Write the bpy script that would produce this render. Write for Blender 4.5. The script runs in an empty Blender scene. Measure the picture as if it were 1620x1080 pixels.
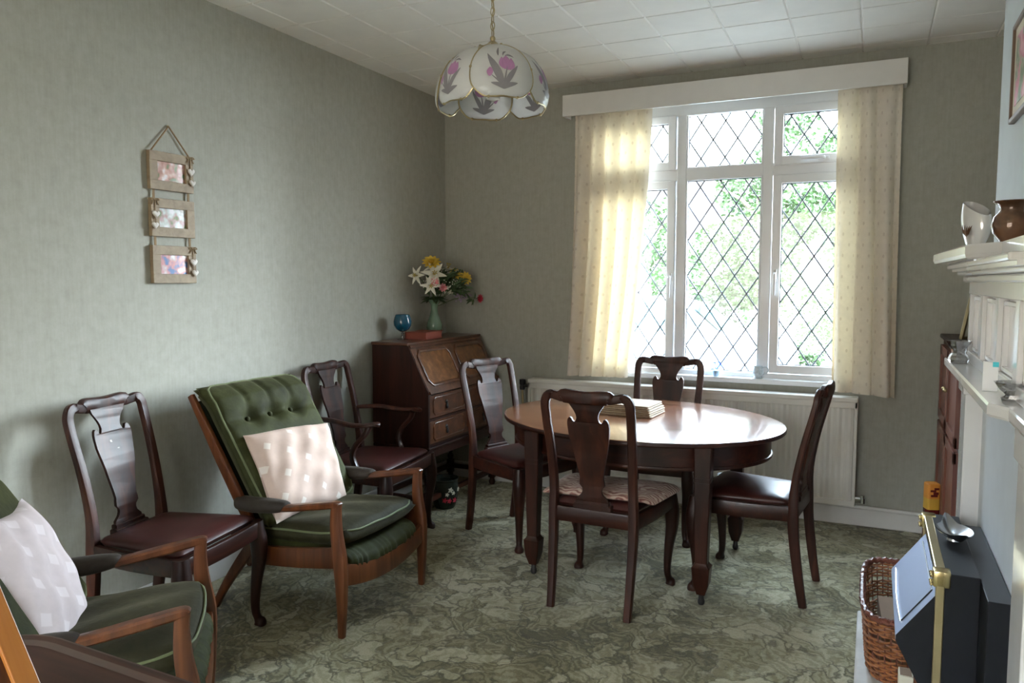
import bpy, bmesh, math, random
from mathutils import Vector, Matrix
from mathutils.geometry import tessellate_polygon
random.seed(7)
R = math.radians
PI = math.pi
S = bpy.context.scene
COL = S.collection

# ------------------------------------------------------------------ camera
cd = bpy.data.cameras.new('camera')
cam = bpy.data.objects.new('camera', cd)
COL.objects.link(cam)
cam.location = (2.815, -4.836, 1.429)
cam.rotation_euler = (R(90 - 4.516), 0, R(25.27))
cd.sensor_width = 36
cd.lens = 36 * 1207.43 / 1620
cd.clip_start = 0.02
S.camera = cam

# ------------------------------------------------------------------ world, sun, daylight, exposure
H = 2.714
w = bpy.data.worlds.new('world')
S.world = w
w.use_nodes = True
_nt = w.node_tree
bg = _nt.nodes['Background']
# overcast-bright sky: pale at the horizon, brightest and bluer high up
_tc = _nt.nodes.new('ShaderNodeTexCoord')
_sx = _nt.nodes.new('ShaderNodeSeparateXYZ')
_nt.links.new(_tc.outputs['Generated'], _sx.inputs[0])
_mr = _nt.nodes.new('ShaderNodeMapRange')
_mr.inputs['From Min'].default_value = 0.12
_mr.inputs['From Max'].default_value = 0.46
_mr.inputs['To Min'].default_value = 1.1
_mr.inputs['To Max'].default_value = 26.0
_nt.links.new(_sx.outputs[2], _mr.inputs[0])
_cr = _nt.nodes.new('ShaderNodeValToRGB')
_cr.color_ramp.elements[0].position = .1
_cr.color_ramp.elements[0].color = (.86, .93, 1, 1)
_cr.color_ramp.elements[1].position = .5
_cr.color_ramp.elements[1].color = (.66, .82, 1, 1)
_nt.links.new(_sx.outputs[2], _cr.inputs[0])
_nt.links.new(_cr.outputs[0], bg.inputs[0])
# bright sky lobe added out of view to the right, lights the left wall
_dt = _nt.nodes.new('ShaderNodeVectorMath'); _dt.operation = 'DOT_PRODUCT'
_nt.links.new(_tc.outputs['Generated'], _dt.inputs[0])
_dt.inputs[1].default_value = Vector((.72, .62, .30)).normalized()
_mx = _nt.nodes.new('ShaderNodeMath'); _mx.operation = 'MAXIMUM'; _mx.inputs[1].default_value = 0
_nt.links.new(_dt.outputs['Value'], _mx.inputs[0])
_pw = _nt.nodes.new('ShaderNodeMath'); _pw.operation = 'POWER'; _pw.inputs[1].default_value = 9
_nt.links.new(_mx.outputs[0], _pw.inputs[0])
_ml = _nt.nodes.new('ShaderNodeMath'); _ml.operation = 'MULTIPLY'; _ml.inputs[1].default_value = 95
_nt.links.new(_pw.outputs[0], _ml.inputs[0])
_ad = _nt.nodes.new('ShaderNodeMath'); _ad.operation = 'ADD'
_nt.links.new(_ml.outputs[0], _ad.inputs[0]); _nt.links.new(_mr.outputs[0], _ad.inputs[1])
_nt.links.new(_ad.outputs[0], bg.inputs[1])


def light(name, kind, loc, rot, energy, color, **kw):
    l = bpy.data.lights.new(name, kind)
    l.energy = energy
    l.color = color
    for k, v in kw.items():
        if k == 'portal':
            l.cycles.is_portal = True
        else:
            setattr(l, k, v)
    o = bpy.data.objects.new(name, l)
    COL.objects.link(o)
    o.location = loc
    o.rotation_euler = rot
    return o


light('sun', 'SUN', (0, 0, 6), (R(40), 0, R(-28)), 1.5, (1, 0.95, 0.86), angle=R(0.6))
# portals: the daylight openings (front window)
light('front_window_portal', 'AREA', (1.955, 0.17, 1.68), (R(-90), 0, 0), 1, (1, 1, 1),
      shape='RECTANGLE', size=1.66, size_y=1.72, portal=True)
# warm area fill added behind the camera, just inside the unseen rear window
light('rear_warm_fill', 'AREA', (1.5, -6.72, 1.4), (R(90), 0, 0), 20, (1, .84, .66),
      shape='RECTANGLE', size=2.1, size_y=2.0)
S.view_settings.view_transform = 'Standard'
S.view_settings.look = 'None'
S.view_settings.gamma = 1
S.view_settings.use_curve_mapping = False
S.view_settings.exposure = 1.0
S.cycles.max_bounces = 10
S.cycles.diffuse_bounces = 6
S.cycles.transparent_max_bounces = 16
S.cycles.sample_clamp_indirect = 8
S.cycles.caustics_reflective = False
S.cycles.caustics_refractive = False


# ------------------------------------------------------------------ materials
class NT:
    def __init__(self, name):
        self.m = bpy.data.materials.new(name)
        self.m.use_nodes = True
        self.t = self.m.node_tree
        self.b = self.t.nodes['Principled BSDF']
        self.out = self.t.nodes['Material Output']

    def n(self, typ, **kw):
        nd = self.t.nodes.new(typ)
        for k, v in kw.items():
            if k in nd.inputs.keys() if isinstance(k, str) else False:
                nd.inputs[k].default_value = v
            else:
                setattr(nd, k, v)
        return nd

    def l(self, a, b):
        self.t.links.new(a, b)

    def set(self, **kw):
        for k, v in kw.items():
            k = k.replace('_', ' ')
            if isinstance(v, tuple) and len(v) == 3:
                v = (*v, 1)
            self.b.inputs[k].default_value = v
        return self

    def coord(self, scale=(1, 1, 1), uv=False, rot=(0, 0, 0)):
        tc = self.n('ShaderNodeTexCoord')
        mp = self.n('ShaderNodeMapping')
        mp.inputs['Scale'].default_value = scale
        mp.inputs['Rotation'].default_value = rot
        self.l(tc.outputs['UV' if uv else 'Object'], mp.inputs[0])
        return mp.outputs[0]

    def noise(self, vec, scale, detail=4, rough=.55, dist=0):
        nd = self.n('ShaderNodeTexNoise')
        nd.inputs['Scale'].default_value = scale
        nd.inputs['Detail'].default_value = detail
        nd.inputs['Roughness'].default_value = rough
        nd.inputs['Distortion'].default_value = dist
        self.l(vec, nd.inputs['Vector'])
        return nd

    def ramp(self, fac, *stops):
        r = self.n('ShaderNodeValToRGB')
        el = r.color_ramp.elements
        while len(el) < len(stops):
            el.new(0.5)
        for e, (p, c) in zip(el, stops):
            e.position = p
            e.color = (*c, 1) if len(c) == 3 else c
        self.l(fac, r.inputs[0])
        return r.outputs[0]

    def mix(self, fac, a, b, mode='MIX'):
        mx = self.n('ShaderNodeMix', data_type='RGBA', blend_type=mode)
        for sock, v in ((mx.inputs[0], fac), (mx.inputs[6], a), (mx.inputs[7], b)):
            if isinstance(v, (int, float)):
                sock.default_value = v
            elif isinstance(v, tuple):
                sock.default_value = (*v, 1) if len(v) == 3 else v
            else:
                self.l(v, sock)
        return mx.outputs[2]

    def math(self, op, a, b=0.0):
        nd = self.n('ShaderNodeMath', operation=op)
        for i, v in enumerate((a, b)):
            if isinstance(v, (int, float)):
                nd.inputs[i].default_value = v
            else:
                self.l(v, nd.inputs[i])
        return nd.outputs[0]

    def color(self, sock):
        self.l(sock, self.b.inputs['Base Color'])
        return self

    def bump(self, sock, strength=.2, dist=.01):
        b = self.n('ShaderNodeBump')
        b.inputs['Strength'].default_value = strength
        b.inputs['Distance'].default_value = dist
        self.l(sock, b.inputs['Height'])
        self.l(b.outputs[0], self.b.inputs['Normal'])
        return self


def plain(name, col, rough=.5, metal=0, vary=.12, scale=9, **kw):
    """a solid colour with a little natural variation"""
    t = NT(name)
    v = t.noise(t.coord(), scale, 3)
    lo = tuple(c * (1 - vary) for c in col)
    hi = tuple(min(1, c * (1 + vary)) for c in col)
    t.color(t.ramp(v.outputs[0], (.3, lo), (.7, hi)))
    t.set(Roughness=rough, Metallic=metal, **kw)
    return t.m


def wood(name, dark, mid, lite, rough=.3, axis='z', coat=.35, scale=1.0, spec=.5):
    t = NT(name)
    sc = {'x': (1.2, 14, 14), 'y': (14, 1.2, 14), 'z': (14, 14, 1.2)}[axis]
    vec = t.coord(tuple(s * scale for s in sc))
    n1 = t.noise(vec, 1.6, 6, .6, .6)
    n2 = t.noise(t.coord((3, 3, 3)), 1.0, 2)
    f = t.math('ADD', t.math('MULTIPLY', n1.outputs[0], .7), t.math('MULTIPLY', n2.outputs[0], .3))
    t.color(t.ramp(f, (.32, dark), (.5, mid), (.68, lite)))
    t.set(Roughness=rough, Coat_Weight=coat, Coat_Roughness=.18, Specular_IOR_Level=spec)
    return t.m


M = {}
M['mahogany'] = wood('mahogany', (.008, .002, .0015), (.023, .006, .003), (.055, .014, .007), .40, 'z', .05, 1.0, .32)
M['mahogany_x'] = wood('mahogany_x', (.010, .003, .002), (.028, .007, .004), (.070, .019, .009), .36, 'x', .08, 1.0, .35)
M['chair_wood'] = wood('chair_wood', (.010, .003, .002), (.034, .009, .005), (.090, .026, .012), .44, 'z', .04, 1.0, .32)
M['table_wood'] = wood('table_wood', (.10, .032, .014), (.19, .07, .03), (.33, .15, .07), .16, 'x', .7, 1.0)
M['desk_wood'] = wood('desk_wood', (.030, .009, .003), (.085, .026, .009), (.17, .060, .022), .34, 'y')
M['desk_panel'] = wood('desk_panel', (.07, .024, .007), (.16, .060, .018), (.28, .12, .045), .3, 'y')
M['teak'] = wood('teak', (.045, .012, .004), (.105, .030, .009), (.19, .062, .020), .34, 'z', .12)
M['table_dark'] = wood('table_dark', (.022, .008, .005), (.045, .016, .009), (.075, .028, .015), .55, 'x', 0, 1, .3)
M['pine'] = wood('pine', (.35, .11, .02), (.50, .18, .035), (.62, .25, .06), .35, 'z')
M['oak_frame'] = wood('oak_frame', (.19, .135, .08), (.27, .20, .125), (.35, .27, .17), .6, 'y', 0)
M['red_wood'] = wood('red_wood', (.10, .03, .02), (.17, .055, .035), (.24, .09, .055), .4, 'z', .1)
M['leather'] = plain('leather', (.048, .012, .010), .38, vary=.25, scale=14, Specular_IOR_Level=.4)
M['white_paint'] = plain('white_paint', (.72, .70, .67), .35, vary=.03)
M['gloss_white'] = plain('gloss_white', (.76, .74, .73), .16, vary=.03, Coat_Weight=.6, Coat_Roughness=.08)
M['upvc'] = plain('upvc', (.82, .83, .84), .25, vary=.015)
M['radiator'] = plain('radiator', (.74, .71, .66), .35, vary=.03)
M['lead'] = plain('lead', (.16, .17, .19), .5, .6)
M['brass'] = plain('brass', (.55, .44, .22), .25, 1.0, vary=.1)
M['old_brass'] = plain('old_brass', (.46, .38, .22), .35, 1.0, vary=.12)
M['black_metal'] = plain('black_metal', (.018, .019, .022), .38, vary=.1)
M['satin_black'] = plain('satin_black', (.008, .009, .012), .5, vary=.1, Specular_IOR_Level=.22)
M['hood_glass'] = plain('hood_glass', (.03, .03, .045), .10, vary=.05, Specular_IOR_Level=1.0, Coat_Weight=1.0, Coat_Roughness=.06, Coat_IOR=2.2)
M['chrome'] = plain('chrome', (.75, .76, .78), .12, 1.0, vary=.03)
M['pewter'] = plain('pewter', (.42, .43, .45), .25, 1.0, vary=.06)
M['twine'] = plain('twine', (.26, .18, .10), .9, vary=.2)
M['heart_white'] = plain('heart_white', (.66, .62, .58), .7)
M['cardboard'] = plain('cardboard', (.24, .15, .09), .8)
M['cream_card'] = plain('cream_card', (.7, .64, .5), .7)
M['block_white'] = plain('block_white', (.85, .85, .85), .5, vary=.01)
M['block_cyan'] = plain('block_cyan', (.05, .62, .72), .4)
M['blue_glaze'] = plain('blue_glaze', (.10, .22, .55), .25)
M['pot_dark'] = plain('pot_dark', (.015, .02, .015), .25)
M['yellow_petal'] = plain('yellow_petal', (.72, .50, .06), .6)
M['white_petal'] = plain('white_petal', (.72, .70, .60), .55)
M['pink_petal'] = plain('pink_petal', (.75, .28, .30), .6, vary=.25, scale=60)
M['red_petal'] = plain('red_petal', (.50, .02, .05), .6)
M['mauve_petal'] = plain('mauve_petal', (.32, .24, .34), .7)
M['leaf'] = plain('leaf', (.045, .085, .03), .5, vary=.4, scale=25)
M['stem'] = plain('stem', (.07, .12, .04), .6)
M['stamen'] = plain('stamen', (.40, .30, .05), .7)
M['lamp_pink'] = plain('lamp_pink', (.46, .22, .42), .5)
M['lamp_grey'] = plain('lamp_grey', (.26, .25, .27), .5)
M['bark'] = plain('bark', (.30, .22, .16), .9, vary=.3)
M['foliage'] = plain('foliage', (.045, .095, .022), .7, vary=.5, scale=3)
M['foliage_dark'] = plain('foliage_dark', (.03, .055, .022), .7, vary=.5, scale=3)
M['gravel'] = plain('gravel', (.22, .215, .20), .9, vary=.15, scale=4)
M['car_paint'] = plain('car_paint', (.40, .43, .46), .25, .1, vary=.02, Coat_Weight=.6)
M['car_glass'] = plain('car_glass', (.03, .09, .10), .1, vary=.05)
M['tyre'] = plain('tyre', (.02, .02, .02), .8)
M['brickwork'] = plain('brickwork', (.40, .36, .32), .9)
M['rear_wall'] = plain('rear_wall', (.62, .50, .36), .9, vary=.04)
M['orange_label'] = plain('orange_label', (.75, .30, .05), .5)
M['dark_red'] = plain('dark_red', (.12, .015, .015), .25)
M['yellow_label'] = plain('yellow_label', (.72, .42, .06), .5)
M['grey_plastic'] = plain('grey_plastic', (.30, .29, .28), .5)
M['picture_green'] = plain('picture_green', (.30, .36, .26), .7, vary=.4, scale=18)
M['red_book'] = plain('red_book', (.20, .035, .018), .45)


def wallpaper():
    t = NT('wallpaper')
    v = t.coord()
    a = t.noise(v, 22, 5, .65)
    st = t.noise(t.coord((60, 60, 5)), 1.4, 3, .6)
    f = t.math('ADD', t.math('MULTIPLY', a.outputs[0], .65), t.math('MULTIPLY', st.outputs[0], .35))
    t.color(t.ramp(f, (.32, (.345, .340, .288)), (.5, (.385, .381, .328)), (.68, (.424, .420, .370))))
    t.set(Roughness=.75, Specular_IOR_Level=.25)
    t.bump(f, .05, .004)
    return t.m


def carpet():
    t = NT('carpet')
    v0 = t.coord()
    nz = t.noise(v0, 2.6, 3, .5)
    off = t.n('ShaderNodeVectorMath', operation='SCALE')
    t.l(nz.outputs['Color'], off.inputs[0])
    off.inputs['Scale'].default_value = .75
    add = t.n('ShaderNodeVectorMath', operation='ADD')
    t.l(v0, add.inputs[0])
    t.l(off.outputs[0], add.inputs[1])
    nz2 = t.noise(v0, 17, 3, .6)
    off2 = t.n('ShaderNodeVectorMath', operation='SCALE')
    t.l(nz2.outputs['Color'], off2.inputs[0])
    off2.inputs['Scale'].default_value = .12
    add2 = t.n('ShaderNodeVectorMath', operation='ADD')
    t.l(add.outputs[0], add2.inputs[0])
    t.l(off2.outputs[0], add2.inputs[1])
    vec = add2.outputs[0]
    # leaf shaped cells with thin dark outlines
    vo = t.n('ShaderNodeTexVoronoi', feature='DISTANCE_TO_EDGE')
    vo.inputs['Scale'].default_value = 8.0
    t.l(vec, vo.inputs['Vector'])
    vc = t.n('ShaderNodeTexVoronoi', feature='F1')
    vc.inputs['Scale'].default_value = 8.0
    t.l(vec, vc.inputs['Vector'])
    # feather veins
    wv = t.n('ShaderNodeTexWave', wave_type='BANDS', bands_direction='DIAGONAL')
    wv.inputs['Scale'].default_value = 8.5
    wv.inputs['Distortion'].default_value = 7
    wv.inputs['Detail'].default_value = 3
    wv.inputs['Detail Scale'].default_value = 1.3
    t.l(vec, wv.inputs['Vector'])
    big = t.noise(v0, 2.2, 3, .6)
    sep = t.n('ShaderNodeSeparateColor')
    t.l(vc.outputs['Color'], sep.inputs[0])
    lightness = t.math('ADD', t.math('MULTIPLY', sep.outputs[0], .30),
                       t.math('ADD', t.math('MULTIPLY', big.outputs[0], .75), t.math('MULTIPLY', wv.outputs[0], .16)))
    base = t.ramp(lightness, (.36, (.098, .086, .038)), (.50, (.205, .187, .098)), (.64, (.335, .310, .195)), (.80, (.455, .428, .295)))
    line = t.ramp(vo.outputs['Distance'], (.0, (0, 0, 0)), (.03, (.2, .2, .2)), (.085, (1, 1, 1)))
    dark = t.mix(.25, (.055, .052, .028), base)
    base2 = t.mix(line, dark, base)
    pile = t.noise(v0, 170, 3, .7)
    fade = t.noise(v0, 5.5, 2, .5)
    base2 = t.mix(t.ramp(fade.outputs[0], (.45, (0, 0, 0)), (.62, (.6, .6, .6))), base2, base)
    c = t.mix(.4, base2, t.ramp(pile.outputs[0], (.25, (.25, .25, .25)), (.75, (.9, .9, .9))), 'OVERLAY')
    t.color(c)
    t.set(Roughness=.95, Specular_IOR_Level=.1, Sheen_Weight=.25, Sheen_Roughness=.5)
    t.bump(pile.outputs[0], .5, .006)
    return t.m


def velvet(name, lo, mid, hi, tint):
    t = NT(name)
    v = t.coord()
    a = t.noise(v, 7, 5, .6, .5)
    t.color(t.ramp(a.outputs[0], (.3, lo), (.55, mid), (.75, hi)))
    t.set(Roughness=.75, Sheen_Weight=.16, Sheen_Roughness=.35, Specular_IOR_Level=.2, Sheen_Tint=tint)
    t.bump(t.noise(v, 26, 3).outputs[0], .25, .01)
    return t.m


def patterned_cloth(name, base, spot, scale, r, square, translucent=0.0, uv=True, tcol=None):
    """cloth with a staggered grid of little woven dots or squares"""
    t = NT(name)
    vec = t.coord((scale, scale, scale), uv=uv, rot=(0, 0, R(45) if not square else R(28)))
    vo = t.n('ShaderNodeTexVoronoi', feature='F1', distance='CHEBYCHEV' if square else 'EUCLIDEAN')
    vo.inputs['Scale'].default_value = 1
    vo.inputs['Randomness'].default_value = .0
    t.l(vec, vo.inputs['Vector'])
    f = t.ramp(vo.outputs['Distance'], (r * .8, (1, 1, 1)), (r, (0, 0, 0)))
    mott = t.noise(t.coord(), 30, 3)
    b = t.ramp(mott.outputs[0], (.3, tuple(c * .92 for c in base)), (.7, base))
    c = t.mix(f, b, spot)
    t.color(c)
    t.set(Roughness=.85, Specular_IOR_Level=.15)
    if translucent:
        tr = t.n('ShaderNodeBsdfTranslucent')
        t.l(t.mix(1.0, c, tcol, 'MULTIPLY') if tcol else c, tr.inputs[0])
        ms = t.n('ShaderNodeMixShader')
        ms.inputs[0].default_value = translucent
        t.l(t.b.outputs[0], ms.inputs[1])
        t.l(tr.outputs[0], ms.inputs[2])
        t.l(ms.outputs[0], t.out.inputs[0])
    return t.m


def clear_pane(name, tint, rough=.02, refl=.06):
    """thin sheet of glass: mostly see-through, with a mirror film"""
    t = NT(name)
    tb = t.n('ShaderNodeBsdfTransparent')
    tb.inputs[0].default_value = (*tint, 1)
    gl = t.n('ShaderNodeBsdfGlossy')
    gl.inputs['Roughness'].default_value = rough
    lw = t.n('ShaderNodeLayerWeight')
    lw.inputs[0].default_value = .25
    ms = t.n('ShaderNodeMixShader')
    f = t.math('ADD', t.math('MULTIPLY', lw.outputs['Fresnel'], .6), refl)
    t.l(f, ms.inputs[0])
    t.l(tb.outputs[0], ms.inputs[1])
    t.l(gl.outputs[0], ms.inputs[2])
    t.l(ms.outputs[0], t.out.inputs[0])
    return t.m


def opal():
    t = NT('opal_glass')
    n = t.noise(t.coord(), 12, 2)
    c = t.ramp(n.outputs[0], (.3, (.80, .80, .80)), (.7, (.86, .86, .85)))
    t.color(c)
    t.set(Roughness=.22, Coat_Weight=.4)
    tr = t.n('ShaderNodeBsdfTranslucent')
    t.l(c, tr.inputs[0])
    ms = t.n('ShaderNodeMixShader')
    ms.inputs[0].default_value = .45
    t.l(t.b.outputs[0], ms.inputs[1])
    t.l(tr.outputs[0], ms.inputs[2])
    t.l(ms.outputs[0], t.out.inputs[0])
    return t.m


def snapshot(name, seed, a, b, c):
    t = NT(name)
    v = t.coord((1, 1, 1))
    mp = v.node
    mp.inputs['Location'].default_value = (seed, seed * 2.3, seed * .7)
    n = t.noise(v, 26, 2, .4)
    t.color(t.ramp(n.outputs[0], (.36, a), (.46, b), (.56, c), (.66, (.78, .76, .8))))
    t.set(Roughness=.12)
    return t.m


def woven(name, base, dark, scale):
    t = NT(name)
    w1 = t.n('ShaderNodeTexWave', wave_type='BANDS', bands_direction='X')
    w2 = t.n('ShaderNodeTexWave', wave_type='BANDS', bands_direction='Y')
    for q in (w1, w2):
        q.inputs['Scale'].default_value = scale
        q.inputs['Distortion'].default_value = 1.5
        t.l(t.coord(), q.inputs['Vector'])
    f = t.math('MULTIPLY', w1.outputs[0], w2.outputs[0])
    t.color(t.ramp(f, (.0, dark), (.5, base)))
    t.set(Roughness=.8)
    t.bump(f, .5, .004)
    return t.m


def wavy_cloth():
    t = NT('wavy_cloth')
    wv = t.n('ShaderNodeTexWave', wave_type='RINGS')
    wv.inputs['Scale'].default_value = 15
    wv.inputs['Distortion'].default_value = 14
    wv.inputs['Detail'].default_value = 2
    wv.inputs['Detail Scale'].default_value = .8
    t.l(t.coord(), wv.inputs['Vector'])
    t.color(t.ramp(wv.outputs[0], (.1, (.22, .085, .07)), (.5, (.40, .22, .17)), (.8, (.55, .40, .32))))
    t.set(Roughness=.85, Sheen_Weight=.2)
    return t.m


M['wallpaper'] = wallpaper()
M['carpet'] = carpet()
M['velvet'] = velvet('velvet', (.015, .016, .004), (.032, .035, .009), (.060, .064, .021), (.60, .58, .34))
M['velvet_seat'] = velvet('velvet_seat', (.014, .013, .005), (.028, .025, .010), (.050, .046, .022), (.58, .52, .36))
M['velvet_worn'] = velvet('velvet_worn', (.024, .018, .014), (.042, .034, .027), (.072, .060, .050), (.55, .48, .42))
M['piping'] = plain('piping', (.13, .15, .07), .7)
M['curtain_cloth'] = patterned_cloth('curtain_cloth', (.84, .77, .68), (.68, .60, .52), 12, .13, False, .19, tcol=(.72, .62, .40))
M['pillow_cloth'] = patterned_cloth('pillow_cloth', (.60, .45, .375), (.72, .64, .57), 9.5, .15, True)
M['pillow_mauve'] = patterned_cloth('pillow_mauve', (.62, .53, .53), (.69, .61, .615), 9, .18, True)
M['window_glass'] = clear_pane('window_glass', (.97, .985, .98))
M['crystal'] = clear_pane('crystal', (.80, .82, .84), .05, .42)
M['blue_glass'] = plain('blue_glass', (.006, .085, .15), .08, vary=.1, Coat_Weight=.6)
M['green_glass'] = plain('green_glass', (.16, .26, .18), .12, vary=.2, Coat_Weight=.6)
M['bronze_vase'] = plain('bronze_vase', (.17, .085, .045), .14, .3, vary=.5, scale=14, Coat_Weight=.8)
M['silver_glaze'] = plain('silver_glaze', (.82, .81, .80), .12, .3, vary=.05)
M['opal'] = opal()
M['ceiling'] = plain('ceiling', (.80, .78, .74), .8, vary=.02)
M['placemat'] = woven('placemat', (.62, .52, .40), (.26, .18, .11), 60)
M['wicker'] = plain('wicker', (.30, .115, .045), .45, vary=.35, scale=30, Coat_Weight=.2)
M['wicker_dark'] = plain('wicker_dark', (.15, .045, .028), .4, vary=.3, scale=30, Coat_Weight=.2)
M['wavy_cloth'] = wavy_cloth()
M['photo_one'] = snapshot('photo_one', 3.1, (.16, .20, .10), (.45, .24, .20), (.62, .42, .36))
M['photo_two'] = snapshot('photo_two', 9.4, (.24, .30, .18), (.5, .34, .34), (.55, .60, .58))
M['photo_three'] = snapshot('photo_three', 5.7, (.14, .22, .44), (.62, .30, .30), (.58, .45, .48))


# ------------------------------------------------------------------ mesh helpers
def V(*a):
    return Vector(a)


def box(bm, c, s, bev=0.0, rot=None, mi=0):
    r = bmesh.ops.create_cube(bm, size=1)
    vs = r['verts']
    bmesh.ops.scale(bm, vec=s, verts=vs)
    if bev > 0:
        es = list({e for v in vs for e in v.link_edges})
        rb = bmesh.ops.bevel(bm, geom=es, offset=min(bev, min(s) * .45), segments=2, affect='EDGES', profile=.5)
        vs = list({v for f in rb['faces'] for v in f.verts} | {v for v in vs if v.is_valid})
    if rot is not None:
        bmesh.ops.rotate(bm, cent=(0, 0, 0), matrix=rot, verts=vs)
    bmesh.ops.translate(bm, vec=c, verts=vs)
    if mi:
        for f in {f for v in vs for f in v.link_faces}:
            f.material_index = mi
    return vs


def b2(bm, x0, x1, y0, y1, z0, z1, bev=0.0, mi=0):
    return box(bm, ((x0 + x1) / 2, (y0 + y1) / 2, (z0 + z1) / 2), (abs(x1 - x0), abs(y1 - y0), abs(z1 - z0)), bev, None, mi)


def catmull(pts, k):
    out = []
    n = len(pts)
    P = [list(p) for p in pts]
    for i in range(n - 1):
        p0 = P[max(i - 1, 0)]
        p1, p2 = P[i], P[i + 1]
        p3 = P[min(i + 2, n - 1)]
        for j in range(k):
            t = j / k
            out.append([.5 * ((2 * b) + (-a + c) * t + (2 * a - 5 * b + 4 * c - d) * t * t + (-a + 3 * b - 3 * c + d) * t ** 3)
                        for a, b, c, d in zip(p0, p1, p2, p3)])
    out.append(P[-1])
    return out


def sweep(bm, pts, sizes, ref=(1, 0, 0), n=10, p=3.2, smooth=4, closed=False, mi=0):
    """superellipse section (w along ref, d across) swept along points"""
    if isinstance(sizes, (int, float)):
        sizes = [(sizes, sizes)] * len(pts)
    sizes = [(s, s) if isinstance(s, (int, float)) else s for s in sizes]
    data = [list(a) + list(b) for a, b in zip(pts, sizes)]
    if smooth > 1 and len(data) > 2:
        data = catmull(data, smooth)
    P = [V(*d[:3]) for d in data]
    Z = [d[3:5] for d in data]
    ref = V(*ref)
    rings = []
    N = len(P)
    for i in range(N):
        if closed:
            t = (P[(i + 1) % N] - P[i - 1])
        else:
            t = P[min(i + 1, N - 1)] - P[max(i - 1, 0)]
        t.normalize()
        s = ref - t * ref.dot(t)
        if s.length < 1e-4:
            s = V(0, 1, 0) - t * t.y
        s.normalize()
        d = t.cross(s)
        ring = []
        for k in range(n):
            a = 2 * PI * (k + .5) / n
            ca, sa = math.cos(a), math.sin(a)
            x = math.copysign(abs(ca) ** (2 / p), ca) * Z[i][0] / 2
            y = math.copysign(abs(sa) ** (2 / p), sa) * Z[i][1] / 2
            ring.append(bm.verts.new(P[i] + s * x + d * y))
        rings.append(ring)
    M_ = N if closed else N - 1
    for i in range(M_):
        a, b = rings[i], rings[(i + 1) % N]
        for k in range(n):
            f = bm.faces.new((a[k], a[(k + 1) % n], b[(k + 1) % n], b[k]))
            f.material_index = mi
    if not closed:
        for r_, rev in ((rings[0], True), (rings[-1], False)):
            f = bm.faces.new(r_[::-1] if rev else r_)
            f.material_index = mi
    return rings


def tube(bm, pts, r, n=8, smooth=4, closed=False, mi=0):
    return sweep(bm, pts, [2 * q for q in r] if isinstance(r, (list, tuple)) else 2 * r, (.37, .61, .70), n, 2, smooth, closed, mi)


def lathe(bm, prof, n=28, c=(0, 0, 0), ax=None, a0=0, mi=0):
    """prof: (radius, z) list"""
    rings = []
    for r, z in prof:
        if r < 1e-6:
            rings.append([bm.verts.new((c[0], c[1], c[2] + z))])
        else:
            rings.append([bm.verts.new((c[0] + r * math.cos(2 * PI * k / n + a0), c[1] + r * math.sin(2 * PI * k / n + a0), c[2] + z)) for k in range(n)])
    new = []
    for a, b in zip(rings, rings[1:]):
        for k in range(n):
            if len(a) == 1 and len(b) == 1:
                continue
            if len(a) == 1:
                new.append(bm.faces.new((a[0], b[(k + 1) % n], b[k])))
            elif len(b) == 1:
                new.append(bm.faces.new((a[k], a[(k + 1) % n], b[0])))
            else:
                new.append(bm.faces.new((a[k], a[(k + 1) % n], b[(k + 1) % n], b[k])))
    for f in new:
        f.material_index = mi
    return [v for r_ in rings for v in r_]


def slab(bm, outline, prof, cap=True, mi=0):
    """layers of an outline: prof = (inset, z) from bottom to top"""
    n = len(outline)
    o = [V(x, y) for x, y in outline]
    c = sum(o, V(0, 0)) / n
    hx = max(abs(p.x - c.x) for p in o)
    hy = max(abs(p.y - c.y) for p in o)
    rings = [[bm.verts.new((c.x + (p.x - c.x) * (1 - ins / hx), c.y + (p.y - c.y) * (1 - ins / hy), z)) for p in o] for ins, z in prof]
    for a, b in zip(rings, rings[1:]):
        for k in range(n):
            bm.faces.new((a[k], a[(k + 1) % n], b[(k + 1) % n], b[k])).material_index = mi
    if cap:
        bm.faces.new(rings[0][::-1]).material_index = mi
        bm.faces.new(rings[-1]).material_index = mi
    return rings


def rrect(x0, x1, y0, y1, r, k=5):
    out = []
    for cx, cy, a in ((x1 - r, y1 - r, 0), (x0 + r, y1 - r, 90), (x0 + r, y0 + r, 180), (x1 - r, y0 + r, 270)):
        for j in range(k + 1):
            t = R(a + 90 * j / k)
            out.append((cx + r * math.cos(t), cy + r * math.sin(t)))
    return out


def round_poly(pts, r, k=4):
    """round the corners of a ccw polygon"""
    out = []
    n = len(pts)
    for i in range(n):
        p, a, b = V(*pts[i]), V(*pts[i - 1]), V(*pts[(i + 1) % n])
        da, db = (a - p), (b - p)
        rr = min(r, da.length * .45, db.length * .45)
        s, e = p + da.normalized() * rr, p + db.normalized() * rr
        for j in range(k + 1):
            t = j / k
            q = s * (1 - t) ** 2 + p * 2 * t * (1 - t) + e * t * t
            out.append((q.x, q.y))
    return out


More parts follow.
